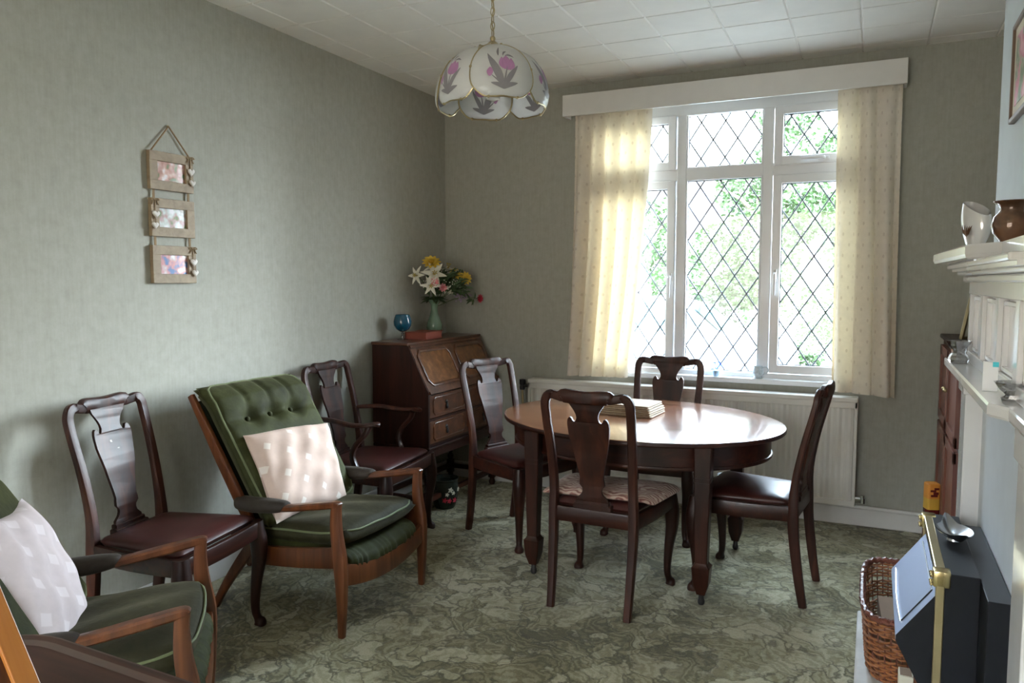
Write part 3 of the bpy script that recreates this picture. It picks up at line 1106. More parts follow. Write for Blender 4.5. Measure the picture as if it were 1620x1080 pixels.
# ------------------------------------------------------------------ green armchairs
def make_armchair(label):
    t = thing('armchair', label, 'armchair', group='green velvet wooden armchairs')
    hw = .30
    pl = lambda z: -.193 - (z - .474) * .62            # rake line of the back posts
    for s in (-1, 1):
        bm = B()
        sweep(bm, [(s * hw, pl(.29), .29), (s * hw, pl(.48), .48), (s * hw, pl(.70), .70), (s * hw, pl(.93), .93)], [(.026, .052), (.026, .056), (.026, .05), (.024, .03)], (1, 0, 0), 10, 3.5)
        ob('back_post', bm, 'teak', t)
        bm = B()      # back leg
        sweep(bm, [(s * hw, -.13, .33), (s * hw, -.22, .22), (s * hw, -.31, .10), (s * hw, -.37, 0)], [(.028, .055), (.028, .05), (.027, .038), (.026, .028)], (1, 0, 0), 10, 3.5)
        ob('leg', bm, 'teak', t)
        bm = B()      # front leg, rising to the arm
        sweep(bm, [(s * hw, .318, 0), (s * hw, .322, .15), (s * hw, .318, .30), (s * hw, .302, .42), (s * hw, .300, .50), (s * hw, .304, .545)],
              [(.026, .028), (.034, .042), (.038, .058), (.036, .05), (.034, .042), (.034, .040)], (1, 0, 0), 10, 3.5)
        ob('leg', bm, 'teak', t)
        bm = B()      # arm
        sweep(bm, [(s * hw, .316, .540), (s * hw, .30, .5425), (s * hw, .20, .524), (s * hw, .08, .502), (s * hw, -.06, .482), (s * hw, -.22, .474)],
              [(.034, .024), (.038, .030), (.042, .032), (.048, .030), (.05, .028), (.034, .026)], (1, 0, 0), 10, 3.2)
        a = ob('arm', bm, 'teak', t)
        bm = B()      # padded velvet sleeve on the arm
        sweep(bm, [(s * hw, .045, .500), (s * hw, .035, .502), (s * hw, -.02, .497), (s * hw, -.12, .489), (s * hw, -.20, .488), (s * hw, -.225, .488)],
              [(.050, .034), (.060, .044), (.070, .058), (.074, .064), (.068, .060), (.04, .04)], (1, 0, 0), 14, 2.4)
        ob('arm_pad', bm, 'velvet_worn', a)
        bm = B()      # side rail
        sweep(bm, [(s * (hw - .004), .31, .325), (s * (hw - .004), .1, .295), (s * (hw - .004), -.16, .27)], [(.024, .085), (.024, .085), (.024, .08)], (1, 0, 0), 8, 6)
        ob('side_rail', bm, 'teak', t)
    bm = B()          # bowed front rail
    zr = lambda x: .212 + .045 * (x / hw) ** 2
    P, Zs = [], []
    for k in range(9):
        x = -hw + 2 * hw * k / 8
        P.append((x, .322 + .012 * (1 - (x / hw) ** 2), zr(x)))
        Zs.append((.085, .026))
    sweep(bm, P, Zs, (0, 0, 1), 8, 6, 2)
    ob('front_rail', bm, 'teak', t)
    bm = B()
    for z in (.36, .47, .58, .69, .79):
        sweep(bm, [(-hw, pl(z), z), (hw, pl(z), z)], [(.05, .016)] * 2, (0, -.62, 1), 8, 5, 1)
    sweep(bm, [(-hw, -.17, .25), (hw, -.17, .25)], [(.07, .024)] * 2, (0, 0, 1), 8, 5, 1)
    ob('back_slats', bm, 'teak', t)
    bm = B()
    q = []
    for z in (.34, .90):
        for e in (.004, .010):
            q.append([bm.verts.new((s * (hw - .012), pl(z) + e * .85, z + e * .53)) for s in (-1, 1)])
    for a_, b_ in ((0, 1), (2, 3), (0, 2), (1, 3)):
        bm.faces.new((q[a_][0], q[a_][1], q[b_][1], q[b_][0]))
    ob('back_webbing', bm, 'pot_dark', t, smooth=False)
    # gathered platform under the seat cushion
    bm = B()
    def plat(u, v):
        a = 2 * PI * v
        x = (u - .5) * 2 * (hw - .022)
        e = 1 - abs(2 * u - 1) ** 14
        sag = -.045 * (1 - (x / hw) ** 2)
        ca, sa = math.cos(a), math.sin(a)
        y = .065 + math.copysign(abs(ca) ** .3, ca) * .275 * (.6 + .4 * e)
        z = .302 + sag * max(0, ca) ** .5 + math.copysign(abs(sa) ** .7, sa) * .048 * e
        if ca > .3:
            y += .004 * math.sin(x * 150 + 3 * math.sin(x * 31)) * e
        return (x, y, z)
    vs = grid(bm, 70, 28, plat)
    for r_ in (vs[0], vs[-1]):
        bm.faces.new(r_[:-1])
    ob('seat_platform', bm, 'velvet', t, angle=80)
    # seat cushion
    def cush(name, wx, y0, y1, zc, th_, bow, parent, tilt=0.0):
        bm = B()
        n = 26
        def sh(u, v, side):
            x, y = 2 * u - 1, 2 * v - 1
            ex = (1 - abs(x) ** 7) ; ey = (1 - abs(y) ** 7)
            h = th_ / 2 * (.72 + .28 * max(0, (1 - x * x) * (1 - y * y))) 
            edge = min(1, (max(0, ex * ey)) ** .35)
            px = x * wx * (1 - .03 * y * y)
            py = (y0 + y1) / 2 + y * (y1 - y0) / 2 + (bow * (1 - x * x) if y > 0 else 0) * max(0, y)
            pz = zc + tilt * (py) + side * h * edge + .004 * math.sin(9 * x + 5 * y) * edge * (side > 0)
            return (px, py, pz)
        grid(bm, n, n, lambda u, v: sh(u, v, 1))
        grid(bm, n, n, lambda u, v: sh(1 - u, v, -1))
        o = ob(name, bm, 'velvet_seat', parent, angle=80, weld=1e-4)
        bm = B()
        for side in (.0,):
            path = []
            for k in range(64):
                a = 2 * PI * k / 64
                ca, sa = math.cos(a), math.sin(a)
                q = (abs(ca) ** 8 + abs(sa) ** 8) ** (-1 / 8)
                x, y = ca * q * .985, sa * q * .985
                p = sh((x + 1) / 2, (y + 1) / 2, 1)
                path.append((p[0], p[1], p[2] - .004))
            tube(bm, path, .0045, 6, 1, True)
        ob('piping', bm, 'piping', o)
        return o
    cush('seat_cushion', .272, -.21, .315, .372, .125, .02, t, .07)
    # tufted back cushion lying along the posts
    bm = B()
    d = V(0, -.62, 1).normalized()
    nrm = V(0, 1, .62).normalized()
    base = V(0, pl(.36), .36) + nrm * .068
    Lb = .685
    but = [(-.14, .485), (0, .485), (.14, .485)]
    def bk(u, v, side):
        x, y = 2 * u - 1, 2 * v - 1
        ex = 1 - abs(x) ** 14; ey = 1 - abs(y) ** 12
        edge = max(0, ex * ey) ** (.32 if side > 0 else .12)
        h = .060 * (.8 + .2 * (1 - x * x))
        px, pl_ = x * .296 * (1 - .04 * (1 - y) * .5), v * Lb
        g = 0
        if side > 0:
            for bx, by in but:
                dd = math.hypot(px - bx, (pl_ - by))
                g += .040 * math.exp(-(dd / .042) ** 2) + .012 * math.exp(-((px - bx) / .016) ** 2) * (1 if pl_ > by else .0) * min(1, abs(pl_ - by) * 12)
            g += .014 * math.exp(-((pl_ - .485) / .022) ** 2) * edge
        curl = -.05 * max(0, v - .86) / .14
        p = base + d * pl_ + nrm * (side * h * edge - g * edge + curl * (1 if side > 0 else .6))
        return (px, p.y, p.z)
    grid(bm, 60, 70, lambda u, v: bk(u, v, 1))
    grid(bm, 24, 24, lambda u, v: bk(1 - u, v, -1))
    o = ob('back_cushion', bm, 'velvet', t, angle=80, weld=0)
    for bx, by in but:
        bm = B()
        p = V(*bk((bx / .296 + 1) / 2, by / Lb, 1)) + nrm * .004
        bmesh.ops.create_uvsphere(bm, u_segments=12, v_segments=8, radius=.013)
        bmesh.ops.translate(bm, vec=p, verts=bm.verts[:])
        ob('button', bm, 'velvet', o)
    bm = B()
    path = []
    for k in range(72):
        a = 2 * PI * k / 72
        ca, sa = math.cos(a), math.sin(a)
        q = (abs(ca) ** 9 + abs(sa) ** 9) ** (-1 / 9)
        x, y = ca * q * .985, sa * q * .99
        path.append(bk((x + 1) / 2, (y + 1) / 2, 1))
    tube(bm, path, .005, 6, 1, True)
    ob('piping', bm, 'piping', o)
    return t


ac = make_armchair('green velvet button-back wooden armchair beside the carver chair, with a pink cushion')
ac.location = (.61, -2.143, 0)
ac.rotation_euler = (0, 0, R(-90))
copy_thing(ac, (.74, -3.405, 0), R(-47), 'green velvet wooden armchair nearest the viewer, beside the dark table, with a pale mauve cushion')


def pillow(label, mat, a, b, th_, seed):
    bm = B()
    rnd = random.Random(seed)
    k1, k2, k3 = rnd.uniform(0, 6), rnd.uniform(0, 6), rnd.uniform(0, 6)
    def sh(u, v, side):
        x, y = 2 * u - 1, 2 * v - 1
        e = max(0, (1 - x ** 4) * (1 - y ** 4)) ** .55
        pin = 1 - .07 * (1 - abs(x) ** 2) * abs(y) ** 3
        pin2 = 1 - .07 * (1 - abs(y) ** 2) * abs(x) ** 3
        wr = .006 * math.sin(7 * x + 4 * y + k1) * math.sin(5 * y - 3 * x + k2) + .004 * math.sin(13 * x + k3 - 6 * y)
        return (x * a * pin2, y * b * pin + .012 * math.sin(2.3 * x + k1), side * th_ * e + wr * e * 1.2 + .02 * x * y)
    uvf = lambda u, v: (u * a * 2, v * b * 2)
    grid(bm, 40, 40, lambda u, v: sh(u, v, 1), uv=uvf)
    grid(bm, 40, 40, lambda u, v: sh(1 - u, v, -1), uv=uvf)
    return tag(ob('cushion', bm, mat, angle=80, weld=0), label, 'cushion')


def orient(o, loc, right, up):
    r_ = V(*right).normalized(); u_ = V(*up); u_ = (u_ - r_ * r_.dot(u_)).normalized()
    n_ = r_.cross(u_)
    m = Matrix((r_, u_, n_)).transposed().to_4x4()
    m.translation = loc
    o.matrix_world = m


p1 = pillow('pale pink cushion with woven white squares propped on the green armchair beside the carver', 'pillow_cloth', .235, .205, .065, 3)
orient(p1, (.515, -2.19, .585), (.10, 1, -.08), (-.52, .10, 1))
p2 = pillow('pale mauve cushion with woven white squares on the nearest green armchair', 'pillow_mauve', .23, .22, .075, 5)
orient(p2, (.62, -3.49, .565), (-.643, .766, -.10), (-.40, -.34, 1))

# ------------------------------------------------------------------ writing desk
dk = thing('writing_desk', 'dark oak writing bureau with a sloping panelled flap and two drawers, in the corner', 'desk', (.245, -.515, 0), R(-91))
hx = .45
bm = B()
prof = [(-.205, .43), (.20, .43), (.20, .765), (.055, 1.045), (-.205, 1.045)]
for s in (-1, 1):
    vs0 = [bm.verts.new((s * hx, y, z)) for y, z in prof]
    vs1 = [bm.verts.new((s * (hx - .018), y, z)) for y, z in prof]
    bm.faces.new(vs0); bm.faces.new(vs1)
    for k in range(5):
        bm.faces.new((vs0[k], vs0[(k + 1) % 5], vs1[(k + 1) % 5], vs1[k]))
b2(bm, -hx + .018, hx - .018, -.205, -.195, .43, 1.04)
b2(bm, -hx + .018, hx - .018, -.195, .185, .43, .445)
b2(bm, -hx + .018, hx - .018, .17, .198, .745, .765)
b2(bm, -hx + .018, hx - .018, .17, .198, .588, .600)
b2(bm, -hx + .018, hx - .018, -.19, .16, .60, .75)
ob('carcass', bm, 'mahogany', dk, smooth=False)
bm = B(); b2(bm, -hx - .008, hx + .008, -.21, .062, 1.040, 1.058, .005); ob('desk_top', bm, 'desk_wood', dk, smooth=False)
# sloping flap
d = V(0, .145, -.28); Ls = d.length; d.normalize(); nr = V(0, .28, .145).normalized()
o0 = V(0, .057, 1.040)
def on_flap(x, l, h):
    p = o0 + d * l + nr * h
    return (x, p.y, p.z)
fl = bpy.data.objects.new('flap', None)
bm = B()
def flap_box(bm, x0, x1, l0, l1, h0, h1, mi=0):
    v = [bm.verts.new(on_flap(x, l, h)) for x, l, h in ((x0, l0, h0), (x1, l0, h0), (x1, l1, h0), (x0, l1, h0), (x0, l0, h1), (x1, l0, h1), (x1, l1, h1), (x0, l1, h1))]
    for q in ((0, 1, 2, 3), (4, 5, 6, 7), (0, 1, 5, 4), (1, 2, 6, 5), (2, 3, 7, 6), (3, 0, 4, 7)):
        bm.faces.new([v[i] for i in q]).material_index = mi
flap_box(bm, -hx + .006, hx - .006, .004, Ls + .008, -.014, .004)
flap_box(bm, -hx + .006, hx - .006, .004, .02, .004, .012)
flap_box(bm, -hx + .006, hx - .006, Ls - .008, Ls + .010, .004, .012)
flapo = ob('flap', bm, 'desk_wood', dk, smooth=False)
for cx in (-.218, .218):
    w2, l0, l1, c = .185, .045, Ls - .045, .035
    ol = [(cx - w2 + c, l0), (cx + w2 - c, l0), (cx + w2, l0 + c), (cx + w2, l1 - c), (cx + w2 - c, l1), (cx - w2 + c, l1), (cx - w2, l1 - c), (cx - w2, l0 + c)]
    bm = B()
    sweep(bm, [on_flap(x, l, .008) for x, l in ol], [(.012, .022)] * 8, tuple(nr), 8, 3, 1, True)
    ob('panel_moulding', bm, 'desk_wood', flapo)
    bm = B()
    bm.faces.new([bm.verts.new(on_flap(x, l, .0048)) for x, l in ol])
    ob('panel', bm, 'desk_panel', flapo, smooth=False)
for z0, z1 in ((.604, .742), (.448, .586)):
    bm = B()
    b2(bm, -hx + .02, hx - .02, .165, .198, z0, z1, .002)
    dr = ob('drawer', bm, 'desk_wood', dk, smooth=False)
    for cx in (-.205, .205):
        c = .018
        x0, x1, q0, q1 = cx - .185, cx + .185, z0 + .018, z1 - .018
        ol = [(x0 + c, q0), (x1 - c, q0), (x1, q0 + c), (x1, q1 - c), (x1 - c, q1), (x0 + c, q1), (x0, q1 - c), (x0, q0 + c)]
        bm = B(); sweep(bm, [(x, .200, z) for x, z in ol], [(.009, .012)] * 8, (0, 1, 0), 8, 3, 1, True)
        ob('moulding', bm, 'desk_wood', dr)
    for cx in (-.24, .24):
        bm = B()
        zc = (z0 + z1) / 2
        lathe(bm, [(0, 0), (.014, 0), (.012, .004), (.005, .006), (.006, .010), (0, .012)], 12)
        bmesh.ops.rotate(bm, cent=(0, 0, 0), matrix=Matrix.Rotation(R(-90), 3, 'X'), verts=bm.verts[:])
        bmesh.ops.translate(bm, vec=(cx, .198, zc + .012), verts=bm.verts[:])
        lathe(bm, [(0, -.045), (.006, -.042), (.0095, -.030), (.006, -.015), (.003, -.004), (0, 0)], 12, (cx, .206, zc + .012))
        ob('drop_handle', bm, 'black_metal', dr)
bm = B()
b2(bm, -hx - .006, hx + .006, -.205, .208, .408, .43, .006)
b2(bm, -hx + .01, hx - .01, -.195, .195, .36, .41, .003)
ob('stand_frame', bm, 'mahogany_x', dk, smooth=False)
for sx in (-1, 1):
    for y in (-.17, .17):
        bm = B()
        x = sx * (hx - .03)
        b2(bm, x - .022, x + .022, y - .022, y + .022, .33, .40, .003)
        lathe(bm, [(0, 0), (.018, 0), (.024, .02), (.016, .04), (.020, .05)] + [(.012 + .010 * abs(math.sin(PI * k / 4)), .145 + k * .0115) for k in range(17)] + [(.02, .335), (0, .335)], 14, (x, y, 0))
        b2(bm, x - .021, x + .021, y - .021, y + .021, .05, .145, .003)
        ob('leg', bm, 'mahogany', dk)
bm = B()
b2(bm, -hx + .03, hx - .03, -.185, -.155, .085, .115, .004)
b2(bm, -hx + .03, hx - .03, .155, .185, .085, .115, .004)
for sx in (-1, 1):
    b2(bm, sx * (hx - .045), sx * (hx - .015), -.17, .17, .085, .115, .004)
ob('stretcher', bm, 'mahogany_x', dk, smooth=False)

# things on the bureau
bm = B()
lathe(bm, [(.0, .0), (.034, .0), (.035, .003), (.012, .008), (.006, .014)], 24)
st = thing('brandy_glass', 'blue glass balloon goblet with a clear stem on the bureau, left of the red book', 'glass', (.12, -.755, 1.058))
ob('foot', bm, 'crystal', st)
bm = B()
lathe(bm, [(.005, .012), (.010, .018), (.012, .026), (.007, .032), (.011, .040), (.006, .047), (.009, .052)], 18)
ob('stem', bm, 'crystal', st)
bm = B()
lathe(bm, [(.0, .050), (.02, .053), (.042, .068), (.056, .092), (.058, .115), (.052, .14), (.044, .16), (.042, .16), (.050, .14), (.056, .115), (.054, .092), (.04, .070), (.018, .056), (0, .053)], 36)
ob('bowl', bm, 'blue_glass', st)
bk_ = thing('book', 'thick red-brown book lying flat on the bureau beside the blue goblet', 'book', (.185, -.60, 1.058), R(-86))
bm = B(); b2(bm, -.115, .115, -.075, .075, 0, .006, .001); b2(bm, -.115, .115, -.075, .075, .042, .048, .001); b2(bm, -.115, .115, -.080, -.074, 0, .048, .002)
ob('cover', bm, 'red_book', bk_, smooth=False)
bm = B(); b2(bm, -.110, .110, -.074, .070, .006, .042); ob('pages', bm, plain('page_edges', (.26, .06, .035), .7), bk_, smooth=False)
VX, VY = .12, -.365
bm = B()
lathe(bm, [(0, 0), (.034, 0), (.036, .006), (.048, .03), (.055, .062), (.050, .09), (.036, .125), (.025, .16), (.022, .185), (.026, .21), (.038, .235), (.046, .245), (.043, .246), (.034, .234), (.022, .21), (.018, .185), (.02, .16), (.03, .125), (0, .10)], 32)
vs_ = tag(ob('vase', bm, 'green_glass'), 'pale green glass baluster vase holding the bouquet on the bureau', 'vase')
vs_.location = (VX, VY, 1.058)


def petal(bm, base, dirv, nrm, L, W, curl, droop=0.0, n=8, mi=0, tip=.35):
    dirv = V(*dirv).normalized(); nrm = V(*nrm); nrm = (nrm - dirv * nrm.dot(dirv)).normalized(); sd = dirv.cross(nrm)
    rows = []
    for i in range(n + 1):
        t = i / n
        wd = W * (math.sin(PI * min(1, t ** .8 * .93 + .05)) ** .8)
        c = V(*base) + dirv * L * t + nrm * (curl * math.sin(t * PI * .5) * L * .5 - droop * L * t * t)
        rows.append([bm.verts.new(c + sd * wd * k / 2 + nrm * (abs(k) * wd * tip)) for k in (-1, 0, 1)])
    for a, b in zip(rows, rows[1:]):
        for k in (0, 1):
            bm.faces.new((a[k], a[k + 1], b[k + 1], b[k])).material_index = mi


def stemmed(t, head, r=.0025):
    """stem from the vase neck to the flower head, in world space"""
    bm = B()
    a = V(VX + (head[0] - VX) * .06, VY + (head[1] - VY) * .06, 1.058 + .20)
    h = V(*head)
    mid = (a + h) / 2 + V(0, 0, .03)
    tube(bm, [a, mid, h], r, 6, 5)
    for v in bm.verts:
        v.co -= t.location
    ob('stem', bm, 'stem', t)


def lily(label, head, face, size, mat='white_petal', group='white lilies in the vase'):
    t = thing('lily', label, 'flower', head, 0, group)
    f = V(*face).normalized()
    a = f.orthogonal().normalized(); b = f.cross(a)
    bm = B()
    for k in range(6):
        an = 2 * PI * k / 6 + .3
        o = a * math.cos(an) + b * math.sin(an)
        petal(bm, (0, 0, 0), o * .9 + f * .75, f - o * .6, size * (1 if k % 2 else .92), size * .42, .05, .55, 9)
    ob('petals', bm, mat, t, angle=80)
    bm = B()
    for k in range(6):
        an = 2 * PI * k / 6
        o = a * math.cos(an) + b * math.sin(an)
        e = f * size * .65 + o * size * .14
        tube(bm, [V(0, 0, 0), e * .6, e], .0012, 5, 3)
        tube(bm, [e - o * .006, e + o * .006], .0026, 5, 1)
    ob('stamens', bm, 'stamen', t)
    stemmed(t, head)
    return t


def rosette(name, label, head, face, size, mat, layers=4, group=None, cat='flower'):
    t = thing(name, label, cat, head, 0, group)
    f = V(*face).normalized()
    a = f.orthogonal().normalized(); b = f.cross(a)
    bm = B()
    for j in range(layers):
        n = 5 + j * 2
        sp = (j + .35) / layers
        for k in range(n):
            an = 2 * PI * (k + .5 * j) / n
            o = a * math.cos(an) + b * math.sin(an)
            petal(bm, o * size * .05 * j, o * sp + f * (1.15 - sp), f, size * (.65 + .35 * sp), size * .55, .25, .25 * sp, 5, 0, .15)
    ob('petals', bm, mat, t, angle=80)
    stemmed(t, head)
    return t


lily('large white lily facing the room in the middle of the bouquet', (.165, -.445, 1.470), (.75, -.9, .35), .085)
lily('white lily at the lower left of the bouquet, above the goblet', (.20, -.545, 1.402), (.7, -.9, -.1), .066)
lily('white lily at the left edge of the bouquet, turned to the wall', (.10, -.535, 1.465), (-.1, -1, .1), .065)
lily('white trumpet lily rising at the top of the bouquet', (.17, -.275, 1.495), (.2, .1, 1), .085)
lily('half-hidden white lily beneath the top yellow flower', (.15, -.44, 1.505), (.3, -.5, .9), .06)
rosette('yellow_flower', 'big yellow flower at the top left of the bouquet', (.14, -.43, 1.545), (.35, -.55, .75), .062, 'yellow_petal', 4, 'yellow flowers in the vase')
rosette('yellow_flower', 'small deep yellow flower in the middle right of the bouquet', (.23, -.27, 1.475), (.6, -.7, .4), .042, 'yellow_petal', 4, 'yellow flowers in the vase')
rosette('yellow_flower', 'yellow flower at the right side of the bouquet, above the white bud', (.27, -.205, 1.447), (.7, -.5, .2), .046, 'yellow_petal', 4, 'yellow flowers in the vase')
rosette('pink_rose', 'upper pink rose beside the large white lily', (.225, -.535, 1.424), (.7, -.8, .1), .032, 'pink_petal', 3, 'pink roses in the vase')
rosette('pink_rose', 'lower pink rose at the centre of the bouquet', (.225, -.43, 1.386), (.7, -.8, .1), .032, 'pink_petal', 3, 'pink roses in the vase')
rosette('white_bud', 'creamy white rosebud at the lower right of the bouquet', (.25, -.225, 1.38), (.7, -.6, .2), .026, 'white_petal', 2)
rosette('red_rose', 'dark red rose on a long stem reaching far right of the vase', (.30, -.055, 1.308), (.8, -.2, 0), .034, 'red_petal', 3)
# greenery filling the bouquet
bm = B()
rg = random.Random(11)
for k in range(330):
    th_, ph_ = rg.uniform(0, 2 * PI), rg.uniform(-.55, 1.0)
    r_ = rg.uniform(.03, .135)
    c = V(VX + .06 + r_ * math.cos(th_) * math.cos(ph_) * .9, VY + .06 + r_ * math.sin(th_) * math.cos(ph_) * 1.15, 1.39 + r_ * math.sin(ph_) * .95)
    d_ = (c - V(VX, VY, 1.27)).normalized() + V(rg.uniform(-.6, .6), rg.uniform(-.6, .6), rg.uniform(-.7, .3))
    petal(bm, c, d_, (rg.uniform(-.5, 1), -.6, rg.uniform(.1, 1)), rg.uniform(.03, .062), rg.uniform(.014, .026), 0, .4, 4)
for k in range(14):
    a = k / 14 * 2 * PI
    petal(bm, (VX, VY, 1.29), (math.cos(a), math.sin(a), .35 + .3 * (k % 3)), (0, 0, 1), .09, .045, 0, .5, 5)
for k in range(7):
    petal(bm, (.285, -.10 - .012 * k, 1.305), (rg.uniform(-.3, .6), rg.uniform(-1, .5), rg.uniform(-1, .9)), (1, -.5, .3), .045, .016, 0, .3, 4)
tag(ob('bouquet_greenery', bm, 'leaf', angle=80), 'dark green leaves filling the bouquet in the green vase', 'foliage', kind='stuff')
bm = B()
for k in range(110):
    th_, ph_ = rg.uniform(0, 2 * PI), rg.uniform(-.2, 1.2)
    r_ = rg.uniform(.11, .16)
    c = V(VX + .05 + r_ * math.cos(th_) * math.cos(ph_) * .8, VY + .02 + r_ * math.sin(th_) * math.cos(ph_) * 1.1, 1.40 + r_ * math.sin(ph_) * .9)
    bmesh.ops.create_icosphere(bm, subdivisions=1, radius=.0042, matrix=Matrix.Translation(c))
for k in range(22):
    c = V(.23 + rg.uniform(-.02, .02), -.37 + rg.uniform(-.05, .06), 1.365 + rg.uniform(-.02, .02))
    petal(bm, c, (rg.uniform(0, 1), rg.uniform(-1, 1), rg.uniform(-1, 1)), (1, -.6, .3), .022, .010, 0, .3, 3)
tag(ob('gypsophila', bm, 'white_petal'), 'tiny white filler blossoms scattered through the bouquet', 'flowers', kind='stuff')
bm = B()
for k in range(26):
    c = V(.24 + rg.uniform(-.03, .03), -.21 + rg.uniform(-.06, .09), 1.320 + rg.uniform(-.03, .03))
    petal(bm, c, (rg.uniform(-.5, 1), rg.uniform(-1, 1), rg.uniform(-1, .4)), (1, -.6, .3), .024, .012, 0, .3, 3)
tag(ob('mauve_sprig', bm, 'mauve_petal'), 'drooping dusty mauve sprig at the lower right of the bouquet', 'flowers', kind='stuff')

# pot on the floor under the bureau
pt = thing('plant_pot', 'dark glazed pot with painted white and red flowers under the bureau', 'pot', (.40, -.72, 0))
bm = B()
lathe(bm, [(0, 0), (.06, 0), (.066, .01), (.080, .06), (.088, .11), (.086, .16), (.084, .175), (.090, .182), (.088, .19), (.080, .188), (.076, .17), (0, .15)], 30)
ob('bowl', bm, 'pot_dark', pt)
bm = B()
for a, z, s in ((-35, .125, 1), (-22, .105, .7), (-50, .10, .7), (10, .12, .8)):
    c = V(.088 * math.cos(R(a)), .088 * math.sin(R(a)), z)
    for k in range(5):
        t_ = V(-math.sin(R(a)), math.cos(R(a)), 0) * math.cos(k * 1.257) + V(0, 0, 1) * math.sin(k * 1.257)
        petal(bm, c + c.normalized() * .002, t_, c, .02 * s, .014 * s, 0, .1, 4)
ob('painted_flowers', bm, 'white_petal', pt)
bm = B()
for a, z in ((-40, .06), (-15, .06), (-60, .065)):
    c = V(.084 * math.cos(R(a)), .084 * math.sin(R(a)), z)
    for k in range(5):
        t_ = V(-math.sin(R(a)), math.cos(R(a)), 0) * math.cos(k * 1.257) + V(0, 0, 1) * math.sin(k * 1.257)
        petal(bm, c + V(c.x, c.y, 0).normalized() * .002, t_, (c.x, c.y, 0), .018, .012, 0, .1, 4)
ob('painted_berries', bm, 'red_petal', pt)

# ------------------------------------------------------------------ fireplace
def obw(name, bm, mat, parent, **kw):
    bmesh.ops.translate(bm, vec=-parent.matrix_basis.translation if parent.parent is None else -parent.parent.location, verts=bm.verts[:])
    return ob(name, bm, mat, parent, **kw)


fp = thing('fireplace_surround', 'white glossy painted wooden fireplace surround with two shelves and recessed panels', 'fireplace', (3.15, -2.36, 0))
for y0, y1 in ((-1.97, -1.83), (-3.11, -2.97)):
    bm = B()
    b2(bm, 3.10, 3.2, y0, y1, .061, 1.13, .004)
    b2(bm, 3.092, 3.2, y0 - .008, y1 + .008, .061, .16, .005)
    b2(bm, 3.092, 3.2, y0 - .006, y1 + .006, 1.06, 1.13, .005)
    obw('pilaster', bm, 'gloss_white', fp, smooth=False)
bm = B(); b2(bm, 3.15, 3.2, -2.98, -1.96, .061, 1.13); obw('back_board', bm, plain('back_board', (.58, .61, .64), .4, vary=.04), fp, smooth=False)
bm = B()
ol = [(3.2, -3.13), (3.2, -1.74), (3.052, -1.74), (3.052, -2.87), (3.085, -2.93), (3.085, -3.13)]
slab(bm, ol, [(.006, 1.130), (0, 1.136), (0, 1.154), (.005, 1.160)])
obw('lower_shelf', bm, 'gloss_white', fp, smooth=False)
bm = B()
y0, y1, z0, z1 = -3.11, -1.83, 1.16, 1.44
b2(bm, 3.135, 3.2, y0, y1, z0, z1)
for z in ((z0, z0 + .035), (z1 - .055, z1 + .03)):
    b2(bm, 3.11, 3.2, y0, y1, z[0], z[1], .003)
npan = 4
pw = (y1 - y0) / npan
for k in range(npan + 1):
    yc = y0 + pw * k
    a, b = max(y0, yc - .028), min(y1, yc + .028)
    b2(bm, 3.1115, 3.2, a, b, z0 + .03, z1 - .05, .003)
for k in range(npan):
    a, b = y0 + pw * k + .030, y0 + pw * (k + 1) - .030
    for q in ((a, a + .014, z0 + .036, z1 - .061), (b - .014, b, z0 + .036, z1 - .061), (a, b, z0 + .036, z0 + .050), (a, b, z1 - .075, z1 - .061)):
        b2(bm, 3.122, 3.2, q[0], q[1], q[2], q[3], .004)
obw('overmantel_panelling', bm, 'gloss_white', fp, smooth=False)
bm = B()
for k, (x, za, zb, e) in enumerate(((3.092, 1.425, 1.447, .018), (3.075, 1.447, 1.462, .035), (3.045, 1.468, 1.486, .05))):
    b2(bm, x, 3.2, -3.11, -1.83 + e, za, zb, .006)
b2(bm, 3.06, 3.2, -3.11, -1.79, 1.46, 1.47)
obw('cornice_moulding', bm, 'gloss_white', fp, smooth=False)
bm = B()
ol = [(3.2, -3.12), (3.2, -1.73), (3.005, -1.73), (3.03, -2.50), (3.095, -2.64), (3.095, -3.12)]
slab(bm, ol, [(.012, 1.486), (.004, 1.490), (.002, 1.496), (0, 1.500), (0, 1.520), (.004, 1.525)])
obw('mantel_shelf', bm, 'gloss_white', fp, smooth=False)

bm = B(); b2(bm, 2.80, 3.195, -3.12, -1.42, .0, .06, .008)
tag(ob('hearth', bm, plain('hearth_stone', (.60, .57, .54), .5), smooth=False), 'low pale stone hearth slab under the gas fire and wicker basket', 'hearth')

# gas fire
gf = thing('gas_fire', 'black gas fire with brass trim and a sloping grey hood on the hearth', 'fire', (3.06, -2.31, .06))
FY0, FY1, FZ = -2.60, -2.02, .667
bm = B(); b2(bm, 3.008, 3.092, FY0 + .002, FY1 - .002, .0605, FZ, .003); obw('body', bm, 'satin_black', gf, smooth=False)
bm = B(); b2(bm, 3.092, 3.149, FY0 - .12, FY1 - .05, .06, FZ - .012, .002); obw('back_box', bm, 'satin_black', gf, smooth=False)
bm = B(); b2(bm, 3.0, 3.02, FY0 + .02, FY1 - .02, .08, FZ - .018, .002); obw('front_panel', bm, 'black_metal', gf, smooth=False)
bm = B()
for a in ((FY0, FY0 + .016, .06, FZ), (FY1 - .016, FY1, .06, FZ)):
    b2(bm, 2.990, 3.012, a[0], a[1], a[2], a[3], .003)
b2(bm, 2.989, 3.014, FY0, FY1, FZ - .016, FZ + .002, .003)
b2(bm, 2.988, 3.022, FY0, FY1, .06, .08, .003)
obw('brass_trim', bm, 'old_brass', gf, smooth=False)
